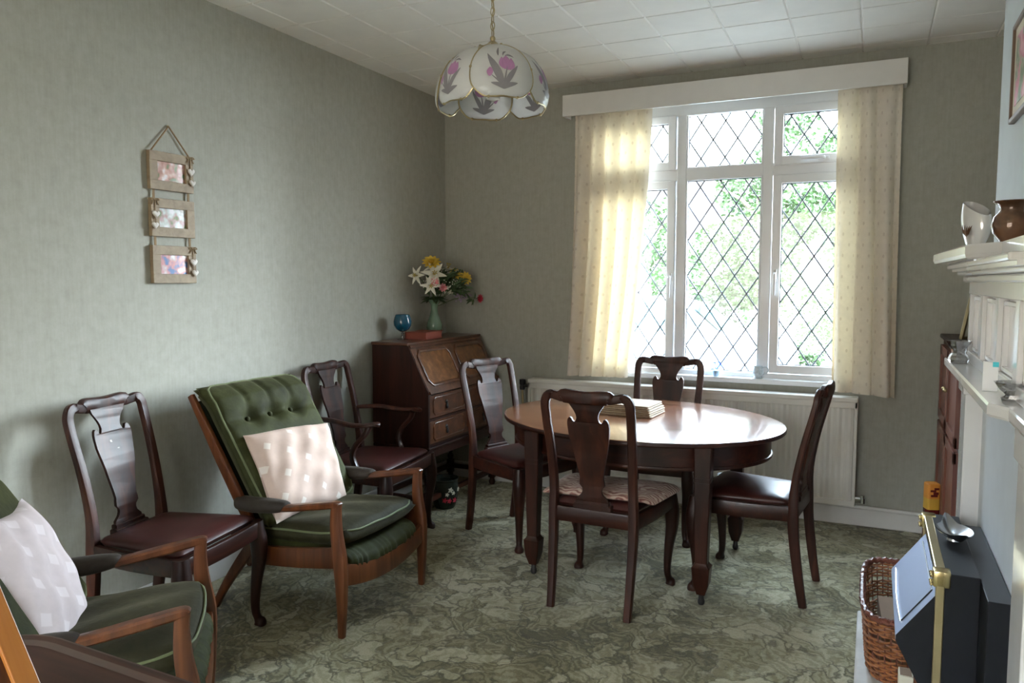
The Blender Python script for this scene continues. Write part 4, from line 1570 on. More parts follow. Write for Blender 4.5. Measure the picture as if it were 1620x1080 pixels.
for s, yc in ((-1, FY0 + .022), (1, FY1 - .022)):
    bm = B()
    b2(bm, 2.983, 3.025, yc - .022, yc + .022, FZ - .04, FZ + .004, .005)
    for k in range(3):
        bmesh.ops.create_uvsphere(bm, u_segments=8, v_segments=6, radius=.0045, matrix=Matrix.Translation((2.980, yc - .016 + .016 * k, FZ - .012)))
        bmesh.ops.create_uvsphere(bm, u_segments=8, v_segments=6, radius=.0045, matrix=Matrix.Translation((2.980, yc - .016 + .016 * k, FZ - .034)))
    obw('corner_bracket', bm, 'brass', gf)
bm = B()
ya, yb = FY0 + .025, FY1 - .025
P_ = [(2.998, .605), (2.902, .470), (2.902, .455), (2.998, .270)]
va = [bm.verts.new((x, ya, z)) for x, z in P_]; vb = [bm.verts.new((x, yb, z)) for x, z in P_]
bm.faces.new(va); bm.faces.new(vb)
for k in range(4):
    f = bm.faces.new((va[k], va[(k + 1) % 4], vb[(k + 1) % 4], vb[k]))
    if k in (0, 1): f.material_index = 1
hood_m = plain('hood_metal', (.42, .50, .70), .38, .3, vary=.02)
hd = obw('hood', bm, ['satin_black', hood_m], gf, smooth=False)
bm = B()
d = V(2.902 - 2.998, 0, .470 - .605)
def hp(l, y, h=.0015):
    n_ = V(-.135, 0, .096).normalized()
    return V(2.998, y, .605) + d * l + n_ * h
tube(bm, [hp(.10, ya + .05), hp(.10, yb - .05)], .002, 6, 1)
tube(bm, [hp(.10, ya + .05), hp(.84, ya + .05)], .002, 6, 1)
for v in bm.verts: v.co -= gf.location
ob('hood_line', bm, 'black_metal', gf)
bm = B()
tube(bm, [hp(.86, ya + .05, .002), hp(.90, (ya + yb) / 2, .002), hp(.86, yb - .05, .002)], .003, 8, 6)
for v in bm.verts: v.co -= gf.location
ob('hood_lip', bm, 'chrome', gf)

# leaf-shaped pewter dish on the fire
bm = B()
def dish(u, v, side):
    a = 2 * PI * u
    q = v
    ca, sa = math.cos(a), math.sin(a)
    tipf = max(0, abs(sa) - .86) / .14
    rx, ry = .047 * q, (.072 + .040 * tipf ** 2) * q
    z = .006 + .024 * q ** 2.4 + .018 * tipf ** 2 * q ** 4 + (.0025 if side else 0)
    return (rx * ca, ry * sa, z)
grid(bm, 48, 8, lambda u, v: dish(u, .05 + .95 * v, 1))
grid(bm, 48, 8, lambda u, v: dish(1 - u, .05 + .95 * v, 0))
lathe(bm, [(.0, 0), (.02, 0), (.018, .008), (0, .009)], 16)
ds = tag(ob('dish', bm, 'pewter', angle=60), 'small pewter leaf-shaped dish with pointed handles on top of the gas fire', 'dish')
ds.location = (3.056, -2.29, FZ + .001); ds.rotation_euler = (0, 0, R(8))

# wicker basket
wb = thing('wicker_basket', 'reddish brown open wicker basket on the hearth beside the gas fire', 'basket', (2.945, -1.765, .061))
def bk_pt(a, z, o=0.0):
    f = .84 + .16 * (z / .235)
    q = (abs(math.cos(a)) ** 4 + abs(math.sin(a)) ** 4) ** (-.25)
    return V((.128 * f * q + o) * math.cos(a) , (.315 * f * q + o) * math.sin(a), z)
NS = 44
bm = B()
for k in range(NS):
    a = 2 * PI * k / NS
    tube(bm, [bk_pt(a, z) for z in (.004, .08, .16, .23)], .0026, 5, 2)
ob('stakes', bm, 'wicker_dark', wb)
bm = B()
rows = 21
for j in range(rows):
    z = .01 + j * .0105
    if j in (8, 15): continue
    pts = []
    n = NS * 4
    for k in range(n):
        a = 2 * PI * k / n
        o = .0042 * math.cos(NS / 2 * a + (PI if j % 2 else 0))
        pts.append(bk_pt(a, z + .0012 * math.sin(7 * a + j), o))
    tube(bm, pts, .0042, 5, 1, True)
ob('weave', bm, 'wicker', wb)
bm = B()
pts = [bk_pt(2 * PI * k / 160, .236 + .003 * math.sin(2 * PI * k / 160 * 40)) for k in range(160)]
tube(bm, pts, .011, 8, 1, True)
pts = [bk_pt(2 * PI * k / 160, .238 + .004 * math.cos(2 * PI * k / 160 * 36), .006 * math.sin(2 * PI * k / 160 * 36)) for k in range(160)]
tube(bm, pts, .007, 6, 1, True)
ob('rim', bm, 'wicker_dark', wb)
bm = B(); slab(bm, [tuple(bk_pt(2 * PI * k / 40, 0)[:2]) for k in range(40)], [(0, 0), (0, .008)]); ob('base', bm, 'wicker_dark', wb)
bm = B()
b2(bm, -.05, .05, -.11, .11, 0, .185, .001)
bx = tag(ob('cardboard_box', bm, 'cardboard', smooth=False), 'plain brown cardboard box standing inside the wicker basket', 'box')
bx.location = (2.925, -1.845, .070); bx.rotation_euler = (0, 0, R(3))
bm = B()
b2(bm, -.02, .02, -.03, .03, 0, .175, .002)
b2(bm, -.016, .016, -.024, .024, .165, .1765, 0, 1)
cb = tag(ob('carton', bm, ['cream_card', 'cardboard'], smooth=False), 'small cream open carton on the hearth by the blue bag, below the fire', 'box')
cb.location = (2.945, -2.285, .0605)
bm = B()
rg = random.Random(5)
bmesh.ops.create_icosphere(bm, subdivisions=4, radius=1)
for v in bm.verts:
    p = v.co.copy()
    k = 1 + .16 * math.sin(9 * p.x + 3 * p.y) * math.cos(8 * p.z + 2 * p.x) + .10 * math.sin(17 * p.y + 11 * p.z)
    v.co = V(p.x * .030 * k, p.y * .05 * k, max(-.066, p.z * .085 * k) + .066)
t_ = NT('blue_bag'); n_ = t_.noise(t_.coord(), 42, 2)
t_.color(t_.ramp(n_.outputs[0], (.42, (.012, .012, .03)), (.52, (.06, .10, .22)), (.62, (.32, .42, .62)))); t_.set(Roughness=.15, Coat_Weight=.6)
bb = tag(ob('plastic_bag', bm, t_.m, angle=180), 'crumpled shiny dark blue patterned bag on the hearth in front of the fire', 'bag')
bb.location = (2.962, -2.385, .0605)

# ornaments on the upper shelf
ZU, ZL = 1.5255, 1.1605
bm = B()
def fan(u, v, side):
    a = 2 * PI * u
    z = v
    r = .026 + .026 * math.sin(v * 2.2) ** 1.0
    top = .148 - .05 * (0.5 + .5 * math.cos(a)) ** 1.2
    k = 1 - (.0035 / r if side else 0)
    return (r * math.cos(a) * k * 1.05, r * math.sin(a) * k * .62, top * z + (.004 if side else 0) * (1 - v))
grid(bm, 36, 18, lambda u, v: fan(u, v, 0))
vsi = grid(bm, 36, 18, lambda u, v: fan(1 - u, v, 1))
bm.faces.new([vsi[i][0] for i in range(36)])
fv = thing('glazed_vase', 'shiny white slant-mouthed vase with a leaf motif at the far end of the upper shelf', 'vase', (3.09, -2.13, ZU), R(-62))
ob('body', bm, 'silver_glaze', fv, angle=70)
bm = B()
for k in range(-2, 3):
    petal(bm, (.010 + .004 * k, -.034, .035 + .003 * abs(k)), (.25 * k + .2, -.1, 1), (0, -1, 0), .034, .008, 0, 0, 4)
ob('leaf_motif', bm, 'bronze_vase', fv)
bm = B()
lathe(bm, [(0, 0), (.026, 0), (.028, .004), (.042, .022), (.047, .042), (.042, .062), (.031, .074), (.027, .082), (.032, .092), (.044, .100), (.043, .102), (.029, .093), (.023, .082), (.026, .074), (0, .06)], 40)
bv = tag(ob('squat_vase', bm, 'bronze_vase', angle=60), 'squat glossy brown vase with a flared rim on the upper mantel shelf', 'vase')
bv.location = (3.118, -2.60, ZU); bv.scale = (.95, .95, .98)
bm = B()
lathe(bm, [(0, 0), (.025, 0), (.026, .006), (.012, .02), (.010, .05), (.020, .07), (.024, .11), (.020, .15), (.012, .165), (0, .168)], 24)
wo = tag(ob('ornament', bm, 'gloss_white', angle=60), 'tall white ornament beside the brown vase on the mantel shelf, at the frame edge', 'ornament')
wo.location = (3.163, -2.735, ZU)
# crystal on the lower shelf
bm = B()
lathe(bm, [(0, 0), (.027, 0), (.031, .010), (.027, .024), (.020, .032), (.024, .046), (.033, .062), (.038, .072), (.034, .0725), (.026, .055), (.015, .040), (0, .036)], 10)
c1 = tag(ob('crystal_holder', bm, 'crystal', smooth=False), 'cut crystal candle holder at the far end of the lower mantel shelf', 'candle holder')
c1.location = (3.078, -1.93, ZL)
bm = B()
lathe(bm, [(0, 0), (.024, 0), (.026, .004), (.016, .012), (.030, .024), (.040, .040), (.036, .041), (.026, .03), (0, .02)], 9)
c2 = tag(ob('crystal_bowl', bm, 'crystal', smooth=False), 'small cut crystal bowl at the near end of the lower mantel shelf', 'bowl')
c2.location = (3.110, -2.80, ZL)
bm = B(); b2(bm, -.016, .016, -.006, .006, 0, .072, .001)  # upright white block in place of a pale rectangle on the shelf
cdv = thing('small_block', 'little bright white upright block with a turquoise corner on the lower mantel shelf', 'box', (3.082, -2.655, ZL), R(-6))
ob('carton', bm, 'block_white', cdv, smooth=False)
bm = B(); b2(bm, .004, .0165, -.0068, -.004, .060, .0722); ob('turquoise_corner', bm, 'block_cyan', cdv, smooth=False)

# picture on the breast
pb = thing('framed_picture', 'framed pink and green flower print hanging on the chimney breast above the mantel shelf', 'picture', (3.2, -2.20, 2.07))
bm = B()
for a in ((-.25, .25, .135, .15), (-.25, .25, -.15, -.135), (-.25, -.235, -.15, .15), (.235, .25, -.15, .15)):
    b2(bm, -.018, 0, a[0], a[1], a[2], a[3], .003)
ob('frame', bm, plain('picture_frame_wood', (.16, .10, .07), .4), pb, smooth=False)
bm = B(); b2(bm, -.010, -.004, -.236, .236, -.136, .136); ob('mount', bm, 'cream_card', pb, smooth=False)
t_ = NT('flower_print'); n_ = t_.noise(t_.coord(), 14, 3)
t_.color(t_.ramp(n_.outputs[0], (.40, (.12, .2, .08)), (.48, (.4, .42, .28)), (.54, (.6, .12, .25)), (.66, (.8, .45, .5)))); t_.set(Roughness=.3)
bm = B(); b2(bm, -.0115, -.009, -.20, .20, -.105, .105); ob('print', bm, t_.m, pb, smooth=False)

# cabinet in the alcove
bc = thing('bookcase', 'dark reddish wooden cupboard with panelled doors in the alcove beside the fireplace', 'cabinet', (3.39, -.56, 0))
bm = B()
b2(bm, 3.18, 3.60, -1.08, -.04, .0, .06); b2(bm, 3.175, 3.60, -1.08, -.055, .06, 1.12); 
obw('carcass', bm, 'mahogany', bc, smooth=False)
bm = B(); b2(bm, 3.158, 3.605, -1.10, -.030, 1.12, 1.142, .005); obw('top', bm, 'mahogany', bc, smooth=False)
for y0, y1 in ((-.56, -.12), (-1.05, -.58)):
    bm = B()
    for za, zb in ((.09, .68), (.70, 1.09)):
        b2(bm, 3.166, 3.176, y0, y1, za, zb, .001)
        for q in ((y0, y0 + .05, za, zb), (y1 - .05, y1, za, zb), (y0, y1, za, za + .05), (y0, y1, zb - .05, zb)):
            b2(bm, 3.156, 3.168, q[0], q[1], q[2], q[3], .002)
    d_ = obw('door', bm, 'red_wood', bc, smooth=False)
    bm = B(); bmesh.ops.create_uvsphere(bm, u_segments=10, v_segments=8, radius=.011, matrix=Matrix.Translation((3.148, y1 - .03 if y0 < -.7 else y0 + .03, .9)))
    for v in bm.verts: v.co -= bc.location
    ob('knob', bm, 'old_brass', d_)
bm = B(); 
fr = thing('photo_frame', 'small gilt frame standing on top of the alcove cupboard', 'frame', (3.27, -.42, 1.143), (R(0), R(12), R(-40)))
for a in ((-.09, .09, .205, .22), (-.09, .09, 0, .015), (-.09, -.075, 0, .22), (.075, .09, 0, .22)):
    b2(bm, -.008, .008, a[0], a[1], a[2], a[3], .002)
ob('frame', bm, 'old_brass', fr, smooth=False)
bm = B(); b2(bm, -.003, .004, -.078, .078, .012, .208); ob('mount', bm, 'cream_card', fr, smooth=False)
bm = B()
w_ = .031
ol = rrect(-w_, w_, -w_, w_, .012, 4)
bt = thing('bottle_carton', 'tall orange and dark red drinks carton standing by the alcove cupboard', 'carton', (3.122, -.45, 0), R(20))
slab(bm, ol, [(.001, 0), (0, .002), (0, .268)]); ob('lower', bm, 'dark_red', bt, angle=30)
bm = B(); slab(bm, ol, [(0, .268), (0, .325)]); ob('band', bm, 'yellow_label', bt, angle=30)
bm = B(); slab(bm, ol, [(0, .325), (0, .397), (.004, .402)]); ob('upper', bm, 'orange_label', bt, angle=30)
bm = B()
for a in ((-.018, .016, .325, .336), (-.006, .02, .336, .35), (-.02, .008, .35, .361), (-.002, .022, .361, .372)):
    b2(bm, a[0], a[1], -w_ - .0012, -w_ + .002, a[2] + .010, a[3] + .010, .002)
ob('emblem', bm, 'dark_red', bt, smooth=False)


# ------------------------------------------------------------------ pendant lamp
LX, LY = 1.547, -2.312
lp = thing('pendant_lamp', 'pendant lamp of white glass petals painted with purple tulips, rimmed in brass', 'lamp', (LX, LY, 2.02))
def prof_rz(t):
    pts = [(.040, .243), (.088, .230), (.134, .204), (.166, .165), (.185, .120), (.193, .078), (.194, .050), (.188, .030)]
    f = t * (len(pts) - 1); i = min(int(f), len(pts) - 2); u = f - i
    p0 = pts[max(0, i - 1)]; p1 = pts[i]; p2 = pts[i + 1]; p3 = pts[min(len(pts) - 1, i + 2)]
    return [.5 * (2 * b + (-a + c) * u + (2 * a - 5 * b + 4 * c - d) * u * u + (-a + 3 * b - 3 * c + d) * u ** 3) for a, b, c, d in zip(p0, p1, p2, p3)]
def pet(k, s, t, off=0.0):
    tt = t * (1 - .13 * s ** 4 - .02 * math.cos(s * 6.0)) + .0
    r, z = prof_rz(max(0, min(1, tt)))
    wid = (.30 + .70 * math.sin(min(1, t / .62) * PI / 2)) * (1 - .22 * max(0, (t - .62) / .38) ** 2.5)
    a = R(60 * k + 7) + s * wid * R(34)
    r = r + .012 * (1 - s * s) * math.sin(PI * min(1, t * .9)) + (.007 if k % 2 else -.002) + off
    return V(r * math.cos(a), r * math.sin(a), z)
for k in range(6):
    bm = B()
    grid(bm, 16, 20, lambda u, v: pet(k, 2 * u - 1, v, .0015))
    grid(bm, 16, 20, lambda u, v: pet(k, 1 - 2 * u, v, -.0015))
    pe = ob('glass_petal', bm, 'opal', lp, angle=80)
    bm = B()
    path = [pet(k, -1 + 2 * i / 14, 0) for i in range(14)] + [pet(k, 1, i / 20) for i in range(20)] + [pet(k, 1 - 2 * i / 18, 1) for i in range(18)] + [pet(k, -1, 1 - i / 20) for i in range(20)]
    tube(bm, path, .0032, 6, 1, True)
    for s, t in ((-1, .62), (1, .62), (-.55, 1), (.55, 1), (-.7, .1), (.7, .1)):
        bmesh.ops.create_uvsphere(bm, u_segments=8, v_segments=6, radius=.0058, matrix=Matrix.Translation(pet(k, s, t)))
    ob('brass_rim', bm, 'old_brass', pe)
    # painted tulip
    def dp(a, b, o):
        # a, b in metres on the petal around its middle
        t = .58 - b / .195
        return pet(k, a / .078, t, o)
    for nm, mat in (('painted_leaves', 'lamp_grey'), ('painted_flower', 'lamp_pink')):
        bm = B()
        for o in (.0028, -.0028):
            def strip(p, q, wd, bend, n=8):
                prev = None
                for i in range(n + 1):
                    u = i / n
                    x = p[0] + (q[0] - p[0]) * u; y = p[1] + (q[1] - p[1]) * u
                    dx, dy = q[0] - p[0], q[1] - p[1]
                    L = math.hypot(dx, dy)
                    nx, ny = -dy / L, dx / L
                    bb_ = bend * math.sin(PI * u)
                    x += nx * bb_; y += ny * bb_
                    h = wd * (math.sin(PI * min(1, u * .97 + .03)) ** .8) / 2 + .0004
                    cur = (bm.verts.new(dp(x + nx * h, y + ny * h, o)), bm.verts.new(dp(x - nx * h, y - ny * h, o)))
                    if prev: bm.faces.new((prev[0], cur[0], cur[1], prev[1]))
                    prev = cur
            if nm == 'painted_leaves':
                for p, q, wd, be in (((0, -.055), (-.042, .038), .015, -.008), ((0, -.055), (.034, .012), .010, .006), ((0, -.055), (.030, -.028), .012, .004), ((0, -.055), (-.028, -.030), .011, -.004),
                                     ((0, -.055), (.008, .005), .003, .002), ((0, -.055), (-.028, -.01), .0025, -.004), ((-.012, .03), (-.010, .055), .006, .002), ((.006, .03), (.03, .03), .004, .003), ((.0, .03), (.012, .042), .004, .003)):
                    strip(p, q, wd, be)
            else:
                for p, q, wd, be in (((.008, -.003), (.008, .03), .022, 0), ((.004, -.002), (-.004, .026), .014, .003), ((.012, -.002), (.021, .026), .014, -.003), ((-.03, -.014), (-.03, .006), .013, 0)):
                    strip(p, q, wd, be)
        ob(nm, bm, mat, pe, angle=80, weld=0)
bm = B()
lathe(bm, [(0, .285), (.008, .285), (.010, .278), (.008, .270), (.014, .266), (.022, .258), (.040, .246), (.052, .236), (.050, .233), (0, .24)], 24)
ob('crown', bm, 'old_brass', lp)
bm = B()
lathe(bm, [(0, .235), (.018, .235), (.020, .19), (.017, .165), (0, .165)], 20)
hs = ob('lamp_holder', bm, 'white_paint', lp)
bm = B()
lathe(bm, [(.012, .166), (.014, .15), (.026, .115), (.030, .09), (.024, .066), (0, .055)], 20)
ob('bulb', bm, 'upvc', hs)
bm = B()
zt = H - 2.02
nlk = 15
Lk = (zt - .03 - .285) / nlk
for i in range(nlk):
    zc = .285 + Lk * (i + .5)
    pts = []
    for j in range(20):
        a = 2 * PI * j / 20
        u, z = .0075 * math.cos(a), (Lk * .5 + .0035) * math.sin(a)
        pts.append((u, 0, zc + z) if i % 2 else (0, u, zc + z))
    tube(bm, pts, .0017, 6, 1, True)
ob('chain', bm, 'old_brass', lp)
bm = B()
tube(bm, [(.004 * math.sin(i * 1.1), .004 * math.cos(i * 1.1), .28 + (zt - .31) * i / 24) for i in range(25)], .0022, 6, 2)
ob('flex', bm, 'old_brass', lp)
bm = B(); lathe(bm, [(0, zt - .045), (.012, zt - .045), (.03, zt - .035), (.048, zt - .012), (.05, zt), (0, zt)], 24); ob('ceiling_rose', bm, 'old_brass', lp)

# ------------------------------------------------------------------ hanging photo frames
hf = thing('hanging_photo_frame', 'three small wooden photo frames with white hearts strung one below another on the wall', 'frame', (.001, -2.405, 1.42), R(90))
def heart(bm, cx, cz, s, y, th=.010):
    ol = []
    for k in range(40):
        a = 2 * PI * k / 40
        x = 16 * math.sin(a) ** 3
        z = 13 * math.cos(a) - 5 * math.cos(2 * a) - 2 * math.cos(3 * a) - math.cos(4 * a)
        ol.append((cx + x * s / 32, cz + z * s / 32))
    rings = []
    cxm, czm = cx, cz
    for k, yy in ((.80, y + th / 2), (.97, y + th * .2), (1.0, y), (.97, y - th * .2), (.80, y - th / 2), (.4, y - th * .62)):
        rings.append([bm.verts.new((cxm + (x - cxm) * k, yy, czm + (z - czm) * k)) for x, z in ol])
    for a, b in zip(rings, rings[1:]):
        for i in range(40):
            bm.faces.new((a[i], a[(i + 1) % 40], b[(i + 1) % 40], b[i]))
    bm.faces.new(rings[0]); bm.faces.new(rings[-1][::-1])
FW, FH = .115, .0815
for (zc, ph, hs_) in ((.484, 'photo_one', 1), (.284, 'photo_two', -1), (.082, 'photo_three', 1)):
    bm = B()
    bw = .040
    for a in ((-FW, FW, FH - bw, FH), (-FW, FW, -FH, -FH + bw)):
        b2(bm, a[0], a[1], -.021, -.001, zc + a[2], zc + a[3], .0015)
    for a in ((-FW, -FW + bw), (FW - bw, FW)):
        b2(bm, a[0], a[1], -.0208, -.0012, zc - FH + bw, zc + FH - bw, .0005)
    fo = ob('frame', bm, 'oak_frame', hf, smooth=False)
    bm = B(); b2(bm, -FW + bw - .002, FW - bw + .002, -.010, -.006, zc - FH + bw - .002, zc + FH - bw + .002); ob('photo', bm, ph, fo, smooth=False)
    hxp = hs_ * (FW - .018)
    for dz, s, dx in ((.012, .038, 0), (-.036, .034, .006 * hs_)):
        bm = B(); heart(bm, hxp + dx, zc + dz, s, -.028); ob('heart', bm, 'heart_white', fo, angle=50)
    bm = B()
    zt_ = zc + FH - .012
    for sg in (-1, 1):
        tube(bm, [(hxp, -.024, zt_), (hxp + sg * .012, -.026, zt_ + .009), (hxp + sg * .022, -.025, zt_ + .002), (hxp + sg * .010, -.024, zt_ - .001), (hxp + sg * .018, -.025, zt_ - .018)], .0022, 5, 3)
    tube(bm, [(hxp, -.023, zt_), (hxp, -.025, zc - .03)], .0018, 5, 1)
    ob('twine_bow', bm, 'twine', fo)
for a, b in (((-.10, .565), (0, .682)), ((.10, .565), (0, .682))):
    bm = B(); tube(bm, [(a[0], -.012, a[1]), (b[0], -.008, b[1])], .0035, 6, 1); ob('jute_twine', bm, 'twine', hf)
for s in (-1, 1):
    for za, zb in ((.402, .366), (.202, .163)):
        bm = B(); sweep(bm, [(s * .092, -.010, za + .005), (s * .092, -.010, zb - .005)], [(.012, .004)] * 2, (1, 0, 0), 6, 3, 1); ob('jute_strap', bm, 'twine', hf)
bm = B(); lathe(bm, [(0, 0), (.006, .001), (.006, .004), (.002, .005), (0, .012)], 10); bmesh.ops.rotate(bm, cent=(0, 0, 0), matrix=Matrix.Rotation(R(90), 3, 'X'), verts=bm.verts[:]); bmesh.ops.translate(bm, vec=(0, -.001, .682), verts=bm.verts[:])
ob('hook', bm, 'old_brass', hf)

# ------------------------------------------------------------------ table and pine panel beside the camera
sd = thing('side_table', 'dark brown wooden table top with a lighter banded edge, at the lower left corner', 'table', (1.66, -4.22, 0), R(-1.5))
ol = rrect(-.46, .46, -.33, .33, .16, 8)
bm = B(); slab(bm, ol, [(.02, .690), (.0, .694), (0, .712), (.006, .718), (.012, .719)]); 
o_ = ob('tabletop', bm, 'table_dark', sd, smooth=True, angle=30)
bm = B()
r_ = slab(bm, ol, [(.006, .7186), (.045, .7194)], cap=False)
ob('edge_band', bm, wood('band', (.03, .009, .005), (.05, .016, .008), (.075, .026, .013), .4, 'x'), o_, smooth=False)
bm = B()
for a in ((-.38, .38, .20, .22), (-.38, .38, -.22, -.20), (-.38, -.36, -.22, .22), (.36, .38, -.22, .22)):
    b2(bm, a[0], a[1], a[2], a[3], .61, .69)
ob('apron', bm, 'mahogany_x', sd, smooth=False)
for sx in (-1, 1):
    for sy in (-1, 1):
        bm = B(); sweep(bm, [(sx * .36, sy * .20, .69), (sx * .36, sy * .20, 0)], [.045, .028], (1, 0, 0), 8, 8, 1); ob('leg', bm, 'mahogany', sd)

# pine panel leaning on the table, at the left edge of the view
pp = thing('pine_panel', 'varnished orange pine panel leaning at a slant, at the bottom left corner of the room', 'panel', (1.672, -4.262, .726), (0, R(-32.6), 0))
bm = B()
b2(bm, -.012, .012, -.16, -.125, 0.008, .46, .002)
b2(bm, -.012, .012, .125, .16, 0.008, .46, .002)
b2(bm, -.012, .012, -.125, .125, .42, .46, .002)
b2(bm, -.012, .012, -.125, .125, 0.008, .05, .002)
ob('frame', bm, 'pine', pp, smooth=False)
bm = B(); b2(bm, -.006, .004, -.127, .127, .048, .422); ob('shade_infill', bm, 'teak', pp, smooth=False)  # darker inset panel stands for the board's underside in shade

# ------------------------------------------------------------------ outside
bm = B(); b2(bm, -30, 30, .25, 60, -.42, -.32); struct('ground', bm, 'gravel')


def leafcloud(bm, c, rad, n, size, rg):
    for _ in range(n):
        th_ = rg.uniform(0, 2 * PI); z = rg.uniform(-1, 1); r_ = rg.uniform(.25, 1) ** .5
        s = math.sqrt(1 - z * z)
        p = V(c[0] + rad[0] * r_ * s * math.cos(th_), c[1] + rad[1] * r_ * s * math.sin(th_), c[2] + rad[2] * r_ * z)
        d_ = V(rg.gauss(0, 1), rg.gauss(0, 1), rg.gauss(0, .6)).normalized()
        e = d_.cross(V(rg.gauss(0, 1), rg.gauss(0, 1), rg.gauss(0, 1))).normalized()
        L, W = size * rg.uniform(.7, 1.4), size * rg.uniform(.25, .45)
        v = [bm.verts.new(q) for q in (p - d_ * L * .5, p + e * W, p + d_ * L * .5, p - e * W)]
        bm.faces.new(v)


def tree(name, label, cat, x, y, trunk_h, blobs, leaf, mat, seed, n=1400, tr=.11):
    rg = random.Random(seed)
    t = thing(name, label, cat, (x, y, -.32))
    if trunk_h:
        bm = B()
        tube(bm, [(0, 0, 0), (.04, 0, trunk_h * .4), (-.02, 0, trunk_h)], [tr * 1.25, tr, tr * .6], 10, 4)
        for k in range(5):
            a = rg.uniform(0, 6.28)
            z = trunk_h * rg.uniform(.6, .95)
            tube(bm, [(0, 0, z), (.5 * math.cos(a), .5 * math.sin(a), z + .35), (1.0 * math.cos(a), 1.0 * math.sin(a), z + .5)], [.05, .03, .012], 6, 2)
        ob('trunk', bm, 'bark', t)
    bm = B()
    for c, r_ in blobs:
        leafcloud(bm, c, r_, int(n / len(blobs)), leaf, rg)
    ob('crown', bm, mat, t, smooth=False, weld=0)
    return t


tree('garden_tree', 'tall green tree with a pale trunk seen through the middle of the window', 'tree', 1.0, 9.2, 3.2,
     [((.1, 0, 2.2), (.75, .8, .9)), ((.0, 0, 2.6), (.75, .8, .8)), ((-.75, .2, 2.1), (.55, .6, .75)), ((.5, 0, 3.7), (.7, .8, .8)), ((-.3, .3, 3.4), (.6, .6, .5)), ((-.35, 0, 1.6), (.55, .5, .4)), ((.9, 0, 2.9), (.5, .6, .5)), ((.4, 0, 4.7), (.6, .6, .5))], .085, 'foliage', 1, 8000)
tree('garden_tree', 'leafy green tree seen through the right-hand panes of the window', 'tree', 2.9, 11.4, 3.0,
     [((-.3, 0, 2.4), (.8, .7, .7)), ((.2, 0, 3.6), (.9, .8, .9)), ((-.7, 0, 3.1), (.4, .5, .4)), ((-.5, 0, 4.3), (.7, .7, .5)), ((.3, 0, 1.7), (.5, .5, .35))], .10, 'foliage', 2, 6000)
tree('garden_tree', 'sparse pale green tree far off behind the parked car', 'tree', -2.2, 13.0, 3.0,
     [((0, 0, 3.0), (.9, .9, .9)), ((.7, 0, 2.2), (.8, .8, .6)), ((-.5, 0, 4.0), (.6, .6, .6))], .11, 'foliage', 3, 2200)
tree('garden_bush', 'dark green bush behind the bonnet of the parked car', 'bush', .25, 8.4, 0,
     [((0, 0, 1.25), (.42, .4, .35)), ((-.25, 0, .7), (.35, .4, .6)), ((.3, 0, .8), (.3, .35, .5))], .07, 'foliage_dark', 4, 2400)
tree('garden_bush', 'rounded green bush low in the right-hand panes of the window', 'bush', 2.0, 8.4, 0,
     [((0, 0, .8), (.35, .4, .4)), ((.4, 0, 1.1), (.4, .4, .4)), ((-.15, 0, .35), (.25, .3, .3))], .065, 'foliage', 6, 1800)
bm = B()
rg = random.Random(21)
for k in range(12):
    leafcloud(bm, (-7 + k * 1.25, 17 + .3 * math.sin(k), .75 + .25 * math.sin(k * 2.3)), (.85, .6, 1.1 + .3 * math.sin(k * 1.7)), 520, .13, rg)
tag(ob('garden_hedge', bm, 'foliage', smooth=False, weld=0), 'long green hedge across the far side of the drive outside', 'hedge', kind='stuff')
car = thing('parked_car', 'pale silver car parked outside the window, facing right', 'car', (-.6, 6.85, -.32))
body = [(-2.4, .32), (-2.42, .75), (-2.3, .95), (-1.55, 1.02), (-.85, 1.44), (-.4, 1.52), (.65, 1.51), (1.0, 1.40), (1.50, 1.00), (2.15, .90), (2.38, .72), (2.42, .45), (2.38, .25), (-2.3, .25)]
bm = B()
ins = lambda z: .82 - max(0, z - .95) * .32
v0 = [bm.verts.new((x, -ins(z), z)) for x, z in body]; v1 = [bm.verts.new((x, ins(z), z)) for x, z in body]
bmesh.ops.triangulate(bm, faces=[bm.faces.new(v0), bm.faces.new(v1[::-1])], ngon_method='EAR_CLIP')
for k in range(len(body)):
    bm.faces.new((v0[k], v1[k], v1[(k + 1) % len(body)], v0[(k + 1) % len(body)]))
ob('body', bm, 'car_paint', car, smooth=False)
for s in (-1, 1):
    for poly in ([(-1.25, 1.03), (-.82, 1.38), (-.42, 1.46), (-.02, 1.46), (-.02, 1.03)], [(.04, 1.03), (.04, 1.46), (.62, 1.45), (.92, 1.36), (1.36, 1.03)]):
        bm = B()
        vv = [[bm.verts.new((x, s * (ins(z) + e), z)) for x, z in poly] for e in (.004, -.02)]
        bm.faces.new(vv[0]); bm.faces.new(vv[1][::-1])
        for k in range(len(poly)):
            bm.faces.new((vv[0][k], vv[0][(k + 1) % len(poly)], vv[1][(k + 1) % len(poly)], vv[1][k]))
        ob('side_window', bm, 'car_glass', car, smooth=False)
bm = B()
vv = [bm.verts.new(p) for p in ((1.04, -.60, 1.385), (1.04, .60, 1.385), (1.47, .72, 1.035), (1.47, -.72, 1.035))]
bm.faces.new(vv)
bmesh.ops.translate(bm, vec=(.012, 0, .012), verts=bm.verts[:])
ob('windscreen', bm, 'car_glass', car, smooth=False)
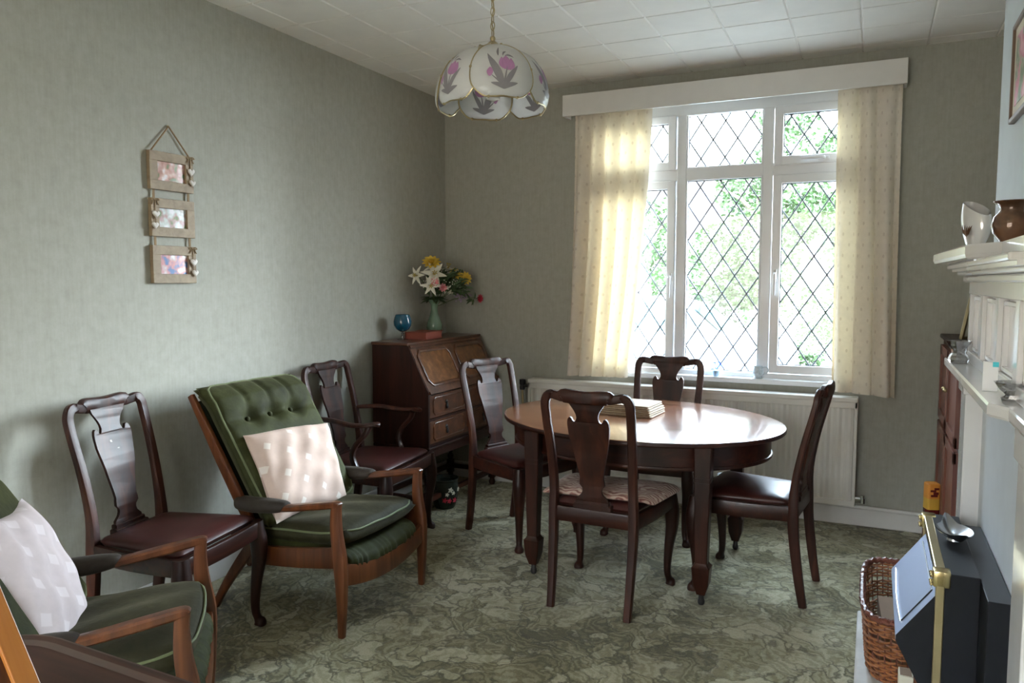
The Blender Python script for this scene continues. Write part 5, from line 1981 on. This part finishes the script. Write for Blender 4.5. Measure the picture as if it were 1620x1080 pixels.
for s in (-1, 1):
    for x in (-1.45, 1.5):
        bm = B()
        lathe(bm, [(0, -.09), (.20, -.09), (.22, -.07), (.31, -.06), (.33, 0), (.31, .06), (.22, .07), (.20, .09), (0, .09)], 24)
        bmesh.ops.rotate(bm, cent=(0, 0, 0), matrix=Matrix.Rotation(R(90), 3, 'X'), verts=bm.verts[:])
        bmesh.ops.translate(bm, vec=(x, s * .69, .33), verts=bm.verts[:])
        ob('wheel', bm, 'tyre', car)
    bm = B(); box(bm, (1.18, s * .90, 1.06), (.10, .16, .11), .03); ob('mirror', bm, 'car_paint', car)

# small things on the window sill
bm = B()
lathe(bm, [(0, 0), (.024, 0), (.026, .004), (.022, .010), (.029, .022), (.032, .038), (.027, .056), (.024, .066), (.027, .074), (.025, .074), (.022, .066), (.029, .038), (.02, .015), (0, .012)], 28)
mg = thing('jug', 'small grey-blue glazed jug with a curly handle on the window sill', 'jug', (2.195, .0, .8385))
ob('body', bm, plain('jug_glaze', (.52, .60, .64), .15, vary=.2, scale=60, Coat_Weight=.5), mg)
bm = B()
tube(bm, [(.024, 0, .066), (.046, 0, .070), (.060, 0, .055), (.054, 0, .034), (.040, 0, .030), (.029, 0, .024)], .0035, 8, 4)
ob('handle', bm, plain('jug_handle', (.55, .6, .63), .2), mg)
bf = thing('blue_flower_pot', 'tiny pot of bright blue flowers on the window sill, left of the jug', 'flower pot', (1.945, .0, .8385))
bm = B(); lathe(bm, [(0, 0), (.018, 0), (.024, .035), (.022, .036), (0, .03)], 20); ob('pot', bm, plain('pale_blue', (.45, .65, .85), .25), bf)
bm = B()
rg = random.Random(3)
for k in range(40):
    a, z = rg.uniform(0, 6.28), rg.uniform(.04, .085)
    r_ = rg.uniform(.0, .035)
    petal(bm, (r_ * math.cos(a), r_ * math.sin(a) * .6, z), (math.cos(a), math.sin(a), rg.uniform(-.2, 1)), (0, 0, 1), .018, .012, 0, .2, 3)
ob('flowers', bm, plain('blue_petals', (.10, .25, .75), .5, vary=.4, scale=80), bf, angle=80)
